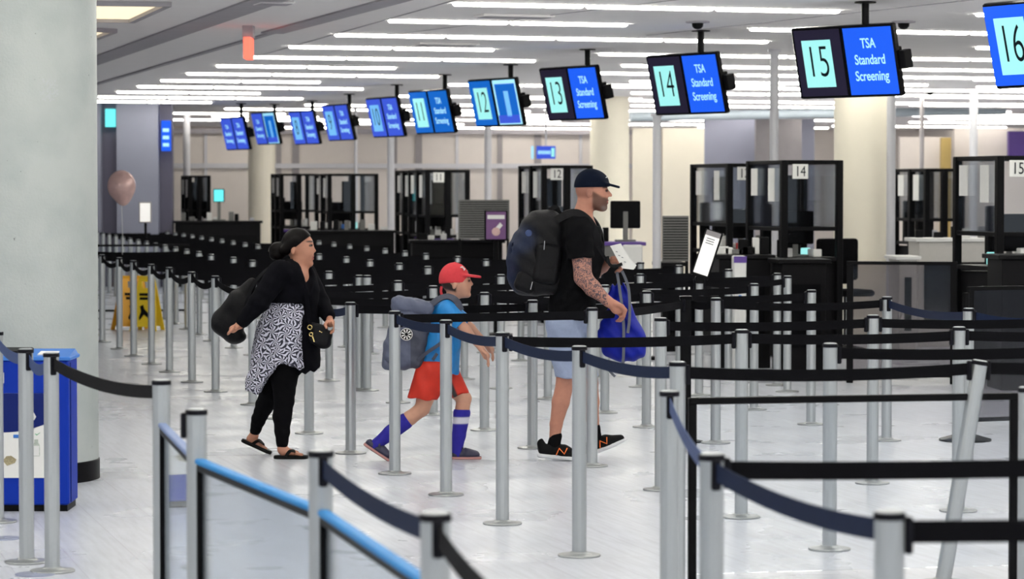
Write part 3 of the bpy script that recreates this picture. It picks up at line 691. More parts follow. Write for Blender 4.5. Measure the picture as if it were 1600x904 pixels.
def stanchion(key, X, Y, label, group='belt stanchions', tilt=None, lid=True):
    t = thing('belt_stanchion', label, 'stanchion', (X, Y, 0), 0, group)
    for nm in ('base', 'pole', 'cap', 'lid'):
        o = link(nm, ST_ME[nm], t)
        if tilt and nm != 'base': o.rotation_euler = tilt
    top = Vector((X, Y, 0))
    if tilt:
        e = Matrix.Rotation(tilt[1], 3, 'Y') @ Matrix.Rotation(tilt[0], 3, 'X') @ Vector((0, 0, .95)); top = Vector((X+e.x, Y+e.y, 0))
    ST[key] = (t, top); return t
def clip(t, p, d, m='cap', h=.043, r=PR):
    d = Vector(d); d.z = 0; d.normalize(); R = Matrix.Rotation(math.atan2(d.y, d.x), 3, 'Z')
    c = Vector((p.x, p.y, .937))+d*(r+.010)
    q = MB(); q.bbox(c, (.009, .013, h), .004, R)
    return q.build('belt_clip', M[m], t, world=True)
def belt(k0, k1, m='belt', sag=.012, z=.945, tw=0.0, clips=True):
    t0, p0 = ST[k0]; t1, p1 = ST[k1]; d = (p1-p0).normalized()
    q = ribbon(p0+d*(PR+.012), p1-d*(PR+.004), (z, z), sag, tw=tw); o = q.build('belt', M[m], t0, world=True)
    if clips: clip(t0, p0, d); clip(t1, p1, -d)
    return o
def sp(key, px, py, label, **k):
    g = G(px, py); return stanchion(key, g.x, g.y, label, **k)
# long row receding up the left of the queue
A = [(160, 534), (187, 545), (209, 556), (237, 569), (265, 581), (300, 597), (337, 612), (395, 632), (437, 654), (483, 677), (548, 708), (617, 740), (697, 773), (785, 818), (905, 868), (1058, 925)]
ALAB = ['silver stanchion touching the right edge of the big white column', 'second silver stanchion right of the big white column, left of the orange floor sign',
        'silver stanchion between the two yellow wet floor signs', 'silver stanchion in front of the right hand yellow floor sign', 'silver stanchion just right of the yellow wet floor signs',
        'silver stanchion, second to the right of the yellow floor signs', 'silver stanchion behind the black shoulder bag of the woman', 'silver stanchion behind the back legs of the woman',
        'silver stanchion hidden behind the dress of the woman', 'silver stanchion right behind the front leg of the woman', 'tall silver stanchion between the woman and the boy',
        'silver stanchion in front of the grey backpack of the boy', 'silver stanchion in front of the red shorts of the boy', 'silver stanchion in front of the hands of the boy, with a round base',
        'leaning looking silver stanchion in front of the rear leg of the capped man', 'silver stanchion joined to the top left of the right acrylic barrier']
for i, (x, y) in enumerate(A): sp('A%d' % i, x, y, ALAB[i])
for i in range(0, 9): belt('A%d' % i, 'A%d' % (i+1), 'belt', .06)
belt('A9', 'A10', 'beltblue', .05)
belt('A11', 'A12', 'beltblue', .018); belt('A12', 'A13', 'beltblue', .024); belt('A13', 'A14', 'beltblue', .024); belt('A14', 'A15', 'beltblue', .024)
# lanes running to the right
def row(keys, m='belt', sag=.012):
    for a, b in zip(keys[:-1], keys[1:]): belt(a, b, m, sag)
sp('B1', 1158, 808, 'silver stanchion seen through the left part of the wide acrylic barrier, base included')
sp('B2', 1497, 798, 'upright silver stanchion standing behind the tilted one at right')
g = G(1497, 798); stanchion('B3', g.x+1.2, g.y+.2, 'silver stanchion just past the right edge of the picture'); row(['A13', 'B1', 'B2', 'B3'])
sp('C1', 1032, 765, 'silver stanchion just left of the black post, its base half hidden')
sp('C2', 1363, 755, 'silver stanchion with black clip on its left, nearest of the pair right of centre')
g = G(1363, 755); stanchion('C3', g.x+1.25, g.y+.2, 'silver stanchion beyond the right edge, same lane as the paired posts'); row(['C1', 'C2', 'C3'])
sp('E1', 1296, 858, 'thick silver stanchion in the middle of the acrylic barrier view')
g = G(1296, 858); stanchion('E2', g.x+1.25, g.y+.2, 'silver stanchion out of frame right of the acrylic barrier'); belt('E1', 'E2')
tb = D(1474, 904, 12.35); t1 = D(1533, 556, 12.35); ang = math.atan2(t1.x-tb.x, t1.z-tb.z)
gx = tb.x-math.tan(ang)*tb.z
stanchion('F1', gx, 12.35, 'silver stanchion leaning strongly to the right behind the acrylic barrier', tilt=(0, ang, 0))
g = Vector((gx+1.4, 12.7)); stanchion('F2', g.x, g.y, 'silver stanchion outside the picture right of the leaning one'); belt('A15', 'F1', sag=.02); belt('F1', 'F2')
sp('R21', 925, 728, 'silver stanchion in front of the far leg of the capped man')
sp('R30', 832, 700, 'silver stanchion directly behind the rear heel of the capped man')
sp('R31', 1118, 692, 'silver stanchion behind the black post, right of the blue bag')
sp('R32', 1385, 688, 'silver stanchion, rear one of the close pair right of centre')
belt('A11', 'R21', sag=.0); row(['A10', 'R30'], sag=.01); row(['R31', 'R32'], sag=.02)
g = G(1385, 688); sp('D1', 1512, 730, 'silver stanchion with a slate belt in front of the right smoked panel'); stanchion('D2', g.x+.8, g.y-2.3, 'silver stanchion off the right edge in the slate belt row')
belt('R32', 'D1', 'beltblue', .03); belt('D1', 'D2', 'beltblue', .03)
sp('R41', 757, 672, 'silver stanchion in the lane just right of the boy\'s cap'); sp('R42', 1010, 667, 'silver stanchion behind the blue drawstring bag, right side'); sp('R43', 1267, 663, 'silver stanchion with its base in front of booth 14')
row(['A9', 'R41', 'R42', 'R43'], sag=.02)
sp('R50', 677, 648, 'silver stanchion mostly hidden behind the shirt of the boy'); sp('R51', 945, 645, 'silver stanchion behind the blue bag, mostly hidden'); sp('R52', 1178, 640, 'silver stanchion below the booth 13 desk')
row(['A8', 'R50', 'R51', 'R52'], sag=.02)
sp('R60', 622, 629, 'silver stanchion behind the grey backpack of the boy'); sp('R61', 856, 623, 'silver stanchion behind the shorts of the capped man'); sp('R62', 1092, 618, 'silver stanchion carrying the tilted lit tablet sign'); sp('R63', 1230, 612, 'cream white looking stanchion in front of booth 14')
row(['A7', 'R60', 'R61', 'R62', 'R63'], sag=.02)
sp('R70', 574, 610, 'silver stanchion between woman and boy, second farthest of that cluster'); 
# black post between the lanes
g = G(1071, 690); t = thing('black_post', 'square black post standing among the silver stanchions right of the blue bag', 'post', (g.x, g.y, 0))
MB().bbox((0, 0, .5), (.036, .036, .49), .006).build('pole', M['black'], t); MB().bbox((0, 0, .99), (.042, .042, .012), .004).build('cap', M['blackgloss'], t); MB().lathe([(.12, 0), (.12, .008), (.1, .012)], 32).build('base', M['black'], t)
ST['K'] = (t, Vector((g.x, g.y, 0))); belt('R21', 'K', sag=.01); belt('K', 'R31', sag=.01, clips=False); belt('R30', 'K', sag=.015, clips=False)
# remaining far lanes generated on the same grid
def xlimit(d): return float(np.interp(d, [20, 25, 30, 37, 42, 50, 56], [4.2, 2.9, 1.2, -1.3, -3.2, -5.6, -7.6]))
far = []
for i in range(6, -15, -1):
    if i >= 0: p = ST['A%d' % i][1].copy(); first = 'A%d' % i
    else:
        p = Vector((-4.65+.30*i, 32.0-1.35*i, 0)); first = None
    k = 0; prev = first
    while True:
        q = p+Vector((1.22*k, .2*k, 0))
        if q.x > xlimit(q.y): break
        if q.x/q.y > -.152 and not (k == 0 and first):
            key = 'G%d_%d' % (i, k)
            if q.y < 33: lb = 'silver stanchion in the middle distance lanes behind the three walkers'; gr = 'middle distance stanchions'
            else: lb = 'tiny silver stanchion among the distant black belt lanes'; gr = 'distant stanchions'
            stanchion(key, q.x, q.y, lb, gr)
            if prev: belt(prev, key, sag=.015, clips=q.y < 33)
            prev = key
        k += 1
# left foreground row
t5 = G(-4, 815); stanchion('L0', t5.x, t5.y, 'silver stanchion cut by the left edge beside the blue bin')
sp('L1', 42, 878, 'silver stanchion in front of the recycle poster of the blue bin, full base visible')
p = D(80, 549, 12.72); stanchion('L2', p.x, 12.72, 'silver stanchion in front of the right side of the blue bin')
p = D(252, 590, 10.9); stanchion('L3', p.x, 10.9, 'silver stanchion at the back end of the left acrylic barrier run')
p = D(307, 636, 9.45); stanchion('L4', p.x, 9.45, 'silver stanchion with an empty black clip on its left, second of the barrier run')
p = D(501, 701, 7.95); stanchion('L5', p.x, 7.95, 'blurred silver stanchion in the near foreground where the navy belt starts')
p = D(680, 798, 6.41); stanchion('L6', p.x, 6.41, 'nearest silver stanchion at the bottom edge with black clips both sides')
stanchion('L7', p.x+.25, 4.9, 'silver stanchion below the frame at the end of the navy belt')
belt('L0', 'L1', 'beltlight', .03); belt('L1', 'L2', 'beltlight', .04); belt('L2', 'L3', 'belt', .035, tw=.2)
belt('L5', 'L6', 'beltblue', .02); belt('L6', 'L7', 'belt', .03)
clip(ST['L4'][0], ST['L4'][1], (-1, .2, 0))
# right foreground
p = D(1046, 608, 10.3); stanchion('N0', p.x, 10.3, 'silver stanchion left of the acrylic barrier, blue belt running toward the viewer')
p = D(1112, 705, 7.85); stanchion('N1', p.x, 7.85, 'blurred near silver stanchion where blue belt meets two dark belts')
p = D(1390, 795, 6.44); stanchion('N2', p.x, 6.44, 'nearest blurred silver stanchion at bottom right of the picture')
p2 = D(1392, 800, 6.44); stanchion('N3', p.x+1.5, 6.55, 'silver stanchion out of frame to the bottom right'); 
p = D(1112, 705, 7.85); stanchion('N4', p.x+1.7, 8.2, 'silver stanchion out of frame right of the near dark belt')
p = D(1606, 602, 10.5); stanchion('N5', p.x, 10.5, 'silver stanchion half cut by the right edge beside the acrylic barrier')
belt('N0', 'N1', 'beltlight', .03); belt('N1', 'N2', 'beltblue', .025); belt('N2', 'N3', 'belt', .0); belt('N1', 'N4', 'belt', .012)
# floor receptor discs
for i, (px, py, rr) in enumerate([(8, 841, .08), (55, 897, .09)]):
    g = G(px, py); o = MB().lathe([(rr, 0), (rr, .003), (rr*.96, .005), (rr*.1, .005), (rr*.08, .008)], 40).build('floor_plate', mat('blue grey floor plate', (.30, .33, .45), .35, .5)); o.location = (g.x, g.y, 0)
    tag(o, ['round blue grey metal floor plate behind the left posts', 'round blue grey metal floor plate at the bottom left between posts'][i], 'floor plate')
for i, (px, py, rr, lb) in enumerate([(985, 588, .13, 'flat white round base plate on the floor below the blue bag'), ]):
    g = G(px, py); t = thing('pole_base', lb, 'base', (g.x, g.y, 0)); MB().lathe([(rr, 0), (rr, .012), (rr*.9, .02)], 40).build('plate', M['white'], t); MB().lathe([(.03, .018), (.03, .05), (.01, .055)], 20).build('stub', M['white'], t)

# ------------------------------------------------------------------ acrylic barrier panels
def barrier(p0, p1, z0, z1, label, rail_m, fw=.022, rail_h=.018, gm='glasslow', name='acrylic_barrier', low=True, split=False):
    p0 = Vector(p0); p1 = Vector(p1); d = p1-p0; L = d.length; an = math.atan2(d.y, d.x)
    t = thing(name, label, 'barrier', (p0.x, p0.y, 0), an)
    MB().bbox((L/2, 0, z1-rail_h/2), (L/2, .017, rail_h/2), .004).build('top_rail', M[rail_m], t)
    if split: MB().bbox((L/2, 0, z1-rail_h-.012), (L/2, .012, .011), .003).build('rail_channel', M['black'], t)
    for x in (fw/2, L-fw/2): MB().bbox((x, 0, (z1-.02)/2), (fw/2, .012, (z1-.02)/2), .003).build('side_frame', M['black'], t)
    if low: MB().bbox((L/2, 0, z0+.015), (L/2, .012, .015), .003).build('bottom_rail', M['black'], t)
    MB().box((L/2, 0, (z0+z1)/2), (L/2-fw*.6, .003, (z1-z0)/2-.022)).build('panel', M[gm], t)
    return t
def bp(k0, k1, off=.045):
    a, b = ST[k0][1], ST[k1][1]; d = (b-a).normalized(); return a+d*off, b-d*off
a, b = bp('L3', 'L4'); barrier(a, b, .06, .83, 'acrylic barrier with black frame, pale reflection on rail, at the back of the left run', 'rail_palerefl', split=True)
a, b = bp('L4', 'L5'); barrier(a, b, .06, .83, 'acrylic barrier with bright blue reflection on its top rail, middle of the left run', 'rail_bluerefl', split=True)
a, b = bp('L5', 'L6'); barrier(a, b, .06, .83, 'acrylic barrier with bright blue reflection on its top rail nearest the camera', 'rail_bluerefl', split=True)
a = ST['A15'][1]+Vector((.02, .05, 0)); b = D(1590, 620, 12.4); b.z = 0
barrier(a+Vector((.03, 0, 0)), b, .05, .835, 'wide clear acrylic barrier with black frame at lower right', 'black', .035, .03, split=False, low=False)
a, b = G(1283, 575), G(1500, 590); barrier((a.x, 25.2, 0), (D(1496, 400, 25.0).x, 25.0, 0), .06, 1.09, 'smoked acrylic screen in front of the cream column, between booths 14 and 15', 'black', .06, .03, 'glassdark')
barrier((D(1512, 450, 20.2).x, 20.2, 0), (D(1700, 450, 20.6).x, 20.6, 0), .06, 1.035, 'smoked scratched acrylic panel at the right edge below booth 15', 'black', .05, .03, 'glassdark')
barrier((D(140, 450, 38).x, 38, 0), (D(296, 450, 38.2).x, 38.2, 0), .08, .99, 'clear acrylic barrier with black frame behind the yellow floor signs', 'black', .07, .03)
# black stand foot plate right
g = G(1508, 688); t = thing('sign_stand', 'black floor stand with wide flat base behind the leaning post', 'stand', (g.x, g.y, 0))
MB().lathe([(.18, 0), (.18, .012), (.17, .016), (.05, .05)], 40).build('base', M['blackgloss'], t); MB().tube([(0, 0, .01), (0, 0, 1.02)], .022, 12).build('pole', M['black'], t)

# ------------------------------------------------------------------ recycling bin
Xr = G(107.5, 800).x; Yb = 15.1
t = thing('recycling_bin', 'blue recycling bin with a recycling poster in front of the white column', 'bin', (Xr-.40, Yb, 0))
H = .815
MB().bbox((0, .155, .035+(H-.035)/2), (.395, .155, (H-.035)/2), .008).build('body', M['binblue'], t)
MB().box((0, .155, .018), (.385, .145, .018)).build('plinth', M['black'], t)
MB().bbox((.397, .06, .03+(H-.03)/2), (.003, .004, (H-.06)/2), .002).build('edge_seam', M['binnavy'], t)
q = MB(); q.bbox((0, .155, H+.008), (.408, .170, .010), .004)
q.add([(-.40, -.01, H+.017), (.40, -.01, H+.017), (.385, .31, H+.045), (-.385, .31, H+.045), (-.40, .32, H+.017), (.40, .32, H+.017)], [(0, 1, 2, 3), (3, 2, 5, 4), (1, 5, 2), (0, 3, 4), (0, 4, 5, 1)])
q.build('lid', M['binlid'], t)
MB().bbox((-.05, .17, H+.040), (.22, .08, .010), .006, Matrix.Rotation(math.radians(5), 3, 'X')).build('opening_rim', M['black'], t)
MB().box((.27, .12, H+.031), (.05, .06, .003), Matrix.Rotation(math.radians(5), 3, 'X')).build('lid_label', M['paper'], t)
# poster on the front
x1 = D(69, 700, Yb).x-(Xr-.40); zt = D(30, 614, Yb).z; zb = D(30, 746, Yb).z; x0 = x1-.44
po = MB().box(((x0+x1)/2, -.003, (zt+zb)/2), ((x1-x0)/2, .003, (zt-zb)/2)).build('poster', M['paper'], t)
zm = D(30, 671, Yb).z
pts = [(x0, -.008, zt), (x1, -.008, zt)]+[(x0+(x1-x0)*(1-i/16), -.008, zm+.028-.042*(1-((i/16-.5)*2)**2)) for i in range(17)]
MB().prism(pts, 0, (0, .004, 0)).build('poster_arc', M['binnavy'], po)
# recycling arrows
cxs, czs = D(143, 646, Yb).x-(Xr-.40), D(143, 646, Yb).z
cxs = D(43, 646, Yb).x-(Xr-.40)
for i in range(3):
    an = i*2*math.pi/3; Rr = Matrix.Rotation(-an, 3, 'Y')
    poly = [(-.030, .030), (-.012, .058), (.012, .058), (.028, .034), (.038, .040), (.034, .008), (.006, .022), (.016, .028), (.004, .044), (-.004, .044), (-.014, .026)]
    MB().prism([Vector((cxs, -.011, czs))+Rr @ Vector((x*.85, 0, z*.85)) for x, z in poly], 0, (0, .002, 0)).build('recycle_arrow', M['white'], po)
g0 = lambda px, py: Vector((D(px, py, Yb).x-(Xr-.40), 0, D(px, py, Yb).z))
M['pic_grey'] = mat('poster picture grey', (.45, .50, .45), .6, 0, .6, 90); M['pic_food'] = mat('poster picture food', (.35, .30, .18), .6, 0, .8, 160); M['pic_green'] = mat('poster green', (.1, .4, .2), .6)
c = g0(57, 699); q = MB(); w_ = .020
q.prism([(c.x+dx, -.008, c.z+dz) for dx, dz in [(-.019, -.045), (.019, -.045), (.019, .012), (.010, .03), (.010, .045), (-.010, .045), (-.010, .03), (-.019, .012)]], 0, (0, .002, 0)); q.build('bottle_picture', M['pic_grey'], po)
q = MB(); q.prism([(c.x+dx, -.0095, c.z+dz) for dx, dz in [(-.016, -.042), (.016, -.042), (.016, .011), (-.016, .011)]], 0, (0, .001, 0)); q.build('bottle_picture', M['white'], po)
c = g0(15, 719); q = MB(); q.prism([(c.x+dx, -.008, c.z+dz) for dx, dz in [(-.036, .0), (-.012, -.028), (.030, -.012), (.038, .006), (.010, .026), (-.016, .024)]], 0, (0, .002, 0)); q.build('food_picture', M['pic_food'], po)
c = g0(26, 681); MB().box((c.x, -.008, c.z), (.016, .002, .009)).build('tick_mark', M['binlid'], po)
c = g0(59, 678); q = MB(); q.prism([(c.x+dx, -.008, c.z+dz) for dx, dz in [(-.014, .002), (-.004, -.006), (.014, .008), (.013, .010), (-.004, -.001), (-.012, .005)]], 0, (0, .002, 0)); q.build('tick_mark', M['pic_green'], po)
c = g0(-2, 590); MB().bbox((c.x, -.006, c.z), (.03, .004, .03), .006).build('front_label', M['white'], t)

# ------------------------------------------------------------------ wet floor signs
def wet_sign(px, py, wpx, m, label, rz):
    g = G(px, py); s = g.y/FPX; w2 = wpx*s/2; h = .67
    t = thing('wet_floor_sign', label, 'floor sign', (g.x, g.y, 0), rz)
    for sg in (-1, 1):
        q = MB(); b = .17*sg; th = .018
        # panel with tapered sides and a handle slot: build from four pieces
        def quad(xa0, xa1, z0, xb0, xb1, z1):
            f = lambda x, z: (x, b*(1-z/h)*1.0, z)
            q.prism([f(xa0, z0), f(xa1, z0), f(xb1, z1), f(xb0, z1)], 0, (0, -sg*th, 0))
        def wa(z): return w2*(1-.42*z/h)
        quad(-wa(0), -wa(0)+.05, 0, -wa(.05), -wa(.05)+.05, .05); quad(wa(0)-.05, wa(0), 0, wa(.05)-.05, wa(.05), .05)
        quad(-wa(.05), wa(.05), .05, -wa(.52), wa(.52), .52)
        quad(-wa(.52), -.06, .52, -wa(.60), -.06, .60); quad(.06, wa(.52), .52, .06, wa(.60), .60)
        quad(-wa(.60), wa(.60), .60, -wa(h)*.9, wa(h)*.9, h)
        pn = q.build('panel', M[m], t)
        if sg == -1:
            f = lambda x, z: Vector((x, b*(1-z/h)-.006, z))
            MB().prism([f(-w2*.45, .43), f(w2*.45, .43), f(w2*.45, .46), f(-w2*.45, .46)], 0, (0, .004, 0)).build('lettering', M['black'], pn)
            MB().prism([f(-w2*.4, .38), f(w2*.4, .38), f(w2*.4, .41), f(-w2*.4, .41)], 0, (0, .004, 0)).build('lettering', M['black'], pn)
            MB().prism([f(-w2*.3, .13), f(.0, .20), f(.06, .16), f(.07, .20), f(.0, .27), f(-.02, .32), f(-.06, .30), f(-.04, .24), f(-w2*.35, .16)], 0, (0, .004, 0)).build('falling_figure', M['black'], pn)
wet_sign(207, 515, 60, 'orange', 'orange yellow wet floor sign, left one of the pair', .35)
wet_sign(230, 516, 44, 'yellow', 'bright yellow wet floor sign, right one of the pair', -.2)

# ------------------------------------------------------------------ booths
def booth(px, topy, Y, Lu, Lv, num, label, papers=True, glassm='glass', desk=True, posts=.034, notice_side=True):
    c = D(px, topy, Y); h = c.z
    t = thing('document_booth', label, 'booth', (c.x, Y, 0), UA)
    for x, y in ((0, 0), (Lu, 0), (0, Lv), (Lu, Lv)):
        MB().bbox((x, y, h/2), (posts, posts, h/2), .006).build('post', M['black'], t)
    for z, nm in ((h-.02, 'top_rail'), (1.33, 'middle_rail')):
        for c_, h_ in (((Lu/2, 0, z), (Lu/2, .022, .02)), ((Lu/2, Lv, z), (Lu/2, .022, .02)), ((0, Lv/2, z), (.022, Lv/2, .02)), ((Lu, Lv/2, z), (.022, Lv/2, .02))): MB().bbox(c_, h_, .004).build(nm, M['black'], t)
    MB().bbox((Lu*.62, Lv*.8, 1.45), (.10, .06, .43), .01).build('inner_cabinet', M['desk'], t)
    MB().bbox((Lu*.25, Lv*.92, 1.3), (.05, .05, .28), .01).build('printer_tower', M['black'], t)
    if Y > 36:
        for x, y in ((Lu*.5, 0), (0, Lv*.5), (Lu*.75, Lv)): MB().bbox((x, y, h/2), (posts*1.2, posts*1.2, h/2), .006).build('post', M['black'], t)
    for cx_, cy_, hx, hy in ((Lu/2, 0, Lu/2-.04, .004), (0, Lv/2, .004, Lv/2-.04), (Lu, Lv/2, .004, Lv/2-.04)):
        MB().box((cx_, cy_, (1.35+h-.04)/2), (hx, hy, (h-.04-1.35)/2)).build('glass_pane', M[glassm], t)
    if desk:
        MB().bbox((Lu/2, Lv/2, 1.02), (Lu/2+.02, Lv/2+.02, .02), .005).build('counter_top', M['desk'], t)
        MB().bbox((Lu/2, Lv/2, .50), (Lu/2-.03, Lv/2-.03, .48), .005).build('counter_base', M['desk'], t)
        MB().box((Lu*.35, -.035, .965), (Lu*.3, .006, .022)).build('purple_trim', M['purple'], t)
    if num:
        n = MB().bbox((.165, -.03, h-.115), (.085, .004, .075), .003).build('number_plate', M['paper'], t)
        text('numeral', str(num), .15, M['scr_ink'], n, Matrix.Translation((.165, -.036, h-.118)) @ XZ, xs=.8)
    if papers:
        MB().box((-.03, Lv*.28, h-.25), (.003, .09, .17)).build('paper_notice', M['paper'], t)
        MB().box((-.03, Lv*.78, h-.22), (.003, .09, .14)).build('paper_notice', M['paper'], t)
    return t
def monitor(x, y, z, rz, label, lit=None, w=.26, h=.17, lift=0):
    t = thing('computer_monitor', label, 'monitor', (x, y, z), rz)
    MB().bbox((0, 0, .012), (.11, .08, .012), .004).build('foot', M['grille'], t)
    MB().bbox((0, .015, .17+lift/2), (.028, .012, .15+lift/2), .004).build('neck', M['grille'], t)
    MB().bbox((0, 0, .13+lift+h), (w, .02, h), .01).build('screen', M['blackgloss'], t)
    if lit: MB().box((0, -.022, .13+lift+h), (w-.015, .002, h-.015)).build('display', M[lit], t)
    return t
def on_booth(bt, lx, ly, z=1.04):
    p = Matrix.Rotation(UA, 3, 'Z') @ Vector((lx, ly, 0)); return bt.location.x+p.x, bt.location.y+p.y, z
b15 = booth(1562, 243, 25.2, 1.25, .9, 15, 'black framed glass booth numbered 15 at the right edge')
b14 = booth(1225, 250, 28.6, .60, 1.0, 14, 'black framed glass booth numbered 14 left of the cream column')
b13 = booth(1140, 255, 32.0, .42, 1.25, 13, 'black framed glass booth numbered 13 with white notices')
b12 = booth(850, 258, 36.5, .62, 1.1, 12, 'black framed booth numbered 12 behind the capped man\'s backpack')
b11 = booth(668, 265, 42.5, .62, 1.1, 11, 'black framed booth right in the pair between boy and man')
b10 = booth(645, 266, 45.5, .4, 1.1, 0, 'black framed booth left in the pair behind the boy')
b9 = booth(515, 271, 49.5, .84, 1.15, 0, 'black framed booth above the gap between woman and boy')
b8 = booth(440, 271, 52.5, .66, .9, 0, 'black framed booth right above the head of the woman')
b7 = booth(297, 274, 54.0, .36, .9, 0, 'small black framed booth at far left beside the lilac wall')
bx = booth(1448, 263, 37.0, .5, 1.0, 0, 'unnumbered black framed booth behind booth 15, right of the grey pipe')
for bt, lb, w_ in ((b15, 'dark monitor on the counter of the rightmost booth', .2), (b14, 'dark monitor in the booth touching the cream column', .2), (b13, 'dark monitor in the booth with white notices behind the tablet sign', .15), (b12, 'dark monitor in the booth behind the head of the capped man', .2), (b11, 'dark monitor in the booth above the cap of the boy', .2), (b9, 'dark monitor inside the booth above the woman boy gap', .22), (b8, 'dark monitor inside the booth above the woman', .2), (b7, 'dark monitor inside the far left booth', .14)):
    x, y, z = on_booth(bt, .25, .3); monitor(x, y, z, .4, lb, None, w_)
# extra long counters in front of and behind the booths
CZ = {}
def counter(px0, px1, ytop, Y, label, m='desk', depth=.6, hgt=None, top='desk', name='counter'):
    a, b = D(px0, ytop, Y), D(px1, ytop, Y); z = a.z; L = (b.x-a.x)/2
    t = thing(name, label, 'counter', ((a.x+b.x)/2, Y, 0), UA*.3); CZ[px0] = z
    MB().bbox((0, depth/2, z-.02), (L, depth/2, .02), .005).build('top', M[top], t)
    MB().bbox((0, depth/2, (z-.04)/2), (L-.04, depth/2-.04, (z-.04)/2), .006).build('body', M[m], t)
    MB().box((0, .03, z*.5), (L-.1, .012, z*.28)).build('front_panel', M['blackgloss'], t)
    return t
counter(1118, 1212, 398, 27.2, 'dark counter below booth 13 with a light front panel beside it', )
counter(1216, 1300, 405, 26.6, 'black counter below booth 14')
counter(1560, 1660, 398, 24.2, 'black counter at the right edge below booth 15')
counter(905, 1010, 378, 31.5, 'grey counter with purple edge behind the hands of the man', 'grille', top='purple')
counter(1030, 1075, 410, 30, 'dark low counter behind the tablet sign', )
counter(640, 790, 375, 38.5, 'black low counter behind the cap of the boy', )
counter(470, 620, 360, 44, 'black long counter in the distance between woman and boy', )
counter(270, 410, 345, 50, 'black cluttered counter in the distance at far left', )
counter(1430, 1620, 372, 31.0, 'long light grey inspection counter behind booth 15', 'counter', top='white')
counter(1400, 1440, 400, 30.0, 'low light grey bench right of the cream column', 'counter', top='white')
# light cabinet front beside the booth 13 counter
def cabinet(px0, px1, y0, y1, Y, label, m='white', name='cabinet'):
    a, b = D(px0, y0, Y), D(px1, y1, Y); z0 = max(0.002, b.z)
    t = thing(name, label, 'cabinet', ((a.x+b.x)/2, Y, 0))
    w2 = (b.x-a.x)/2; MB().bbox((0, .15, a.z/2), (w2, .15, a.z/2), .01).build('body', M[m], t); return t
c1 = cabinet(1147, 1166, 400, 500, 26.4, 'white narrow cabinet with a blue oval emblem under booth 13')
q = MB(); q.lathe([(.022, -.002), (.022, .002)], 24, (0, -.004, .72), R=Matrix.Diagonal((1, 1, 1)).to_3x3() @ Matrix.Rotation(math.pi/2, 3, 'X')); q.build('emblem', M['binlid'], c1)
MB().box((0, -.004, 1.075), (.06, .003, .03)).build('purple_band', M['purple'], c1)
cabinet(975, 1004, 383, 430, 30.6, 'white printer like box below the purple edged counter')
# perforated metal partitions
def partition(px0, px1, y0, y1, Y, label):
    a, b = D(px0, y0, Y), D(px1, y1, Y); L = (b.x-a.x)/2; hh = (a.z-b.z)/2
    t = thing('perforated_partition', label, 'partition', ((a.x+b.x)/2, Y, 0))
    p = MB().bbox((0, 0, b.z+hh), (L, .015, hh), .004).build('panel', M['grille'], t)
    q = MB(); n = 16
    for i in range(n): q.box((0, -.017, b.z+.03+i*(2*hh-.06)/(n-1)), (L*.94, .003, hh/n*.35))
    q.build('slots', M['black'], t)
    for s in (-1, 1): MB().bbox((s*(L-.02), .02, a.z/2), (.018, .018, a.z/2), .003).build('leg', M['black'], t)
partition(716, 796, 312, 373, 37.5, 'grey perforated metal partition behind the purple poster stand')
partition(1035, 1076, 337, 408, 31.3, 'grey perforated metal partition left of booth 13')
# standing poster screen
a, b = D(757, 328, 33.5), D(793, 376, 33.5); t = thing('poster_stand', 'small purple poster in a black frame on a stand right of the boy\'s cap', 'poster stand', ((a.x+b.x)/2, 33.5, 0)); w2 = (b.x-a.x)/2; h2 = (a.z-b.z)/2
MB().bbox((0, 0, b.z+h2), (w2, .02, h2), .008).build('frame', M['blackgloss'], t)
MB().box((0, -.022, b.z+h2), (w2-.02, .002, h2-.02)).build('poster', M['scr_purple'], t)
MB().box((0, -.026, b.z+h2*1.55), (w2-.035, .002, h2*.13)).build('title_strip', M['paper'], t)
MB().prism([(-.03, -.027, b.z+h2*.7), (.05, -.027, b.z+h2*1.2), (.08, -.027, b.z+h2*1.0), (.0, -.027, b.z+h2*.5)], 0, (0, .002, 0)).build('hand_picture', M['paper'], t)
MB().lathe([(.05, 0), (.05, .002)], 20, (.0, -.027, b.z+h2*.6), R=Matrix.Rotation(math.pi/2, 3, 'X')).build('hand_picture', M['foil'], t)
MB().tube([(0, .03, .02), (0, .03, b.z+.05)], .03, 12).build('pole', M['black'], t); MB().lathe([(.2, 0), (.2, .015), (.05, .03)], 28, (0, .03, 0)).build('base', M['black'], t)
# tilted tablet sign clipped on stanchion R62
c = ST['R62'][1]; a = D(1100, 392, c.y-.06)
t = thing('tablet_sign', 'tall tilted lit tablet sign in a black frame left of booth 13', 'sign', (c.x, c.y-.07, .93))
Rt = Matrix.Rotation(math.radians(18), 3, 'Y') @ Matrix.Rotation(math.radians(0), 3, 'X')
q = MB(); q.bbox((0, 0, .2), (.075, .012, .205), .006, None); q.v = [tuple(Rt @ Vector(v)+Vector((0, 0, .07))) for v in q.v]; q.build('frame', M['black'], t)
q = MB(); q.box((-.004, -.014, .19), (.062, .002, .165)); q.v = [tuple(Rt @ Vector(v)+Vector((0, 0, .07))) for v in q.v]; q.build('screen', M['scr_white'], t)
q = MB(); q.box((-.004, -.017, .375), (.062, .002, .022)); q.v = [tuple(Rt @ Vector(v)+Vector((0, 0, .07))) for v in q.v]; q.build('header_bar', M['walldark'], t)
for i in range(3):
    q = MB(); q.box((-.012, -.017, .33-.02*i), (.035, .001, .004)); q.v = [tuple(Rt @ Vector(v)+Vector((0, 0, .07))) for v in q.v]; q.build('text_line', M['strapgrey'], t)
MB().bbox((0, .02, .045), (.035, .03, .03), .006).build('clamp', M['black'], t)
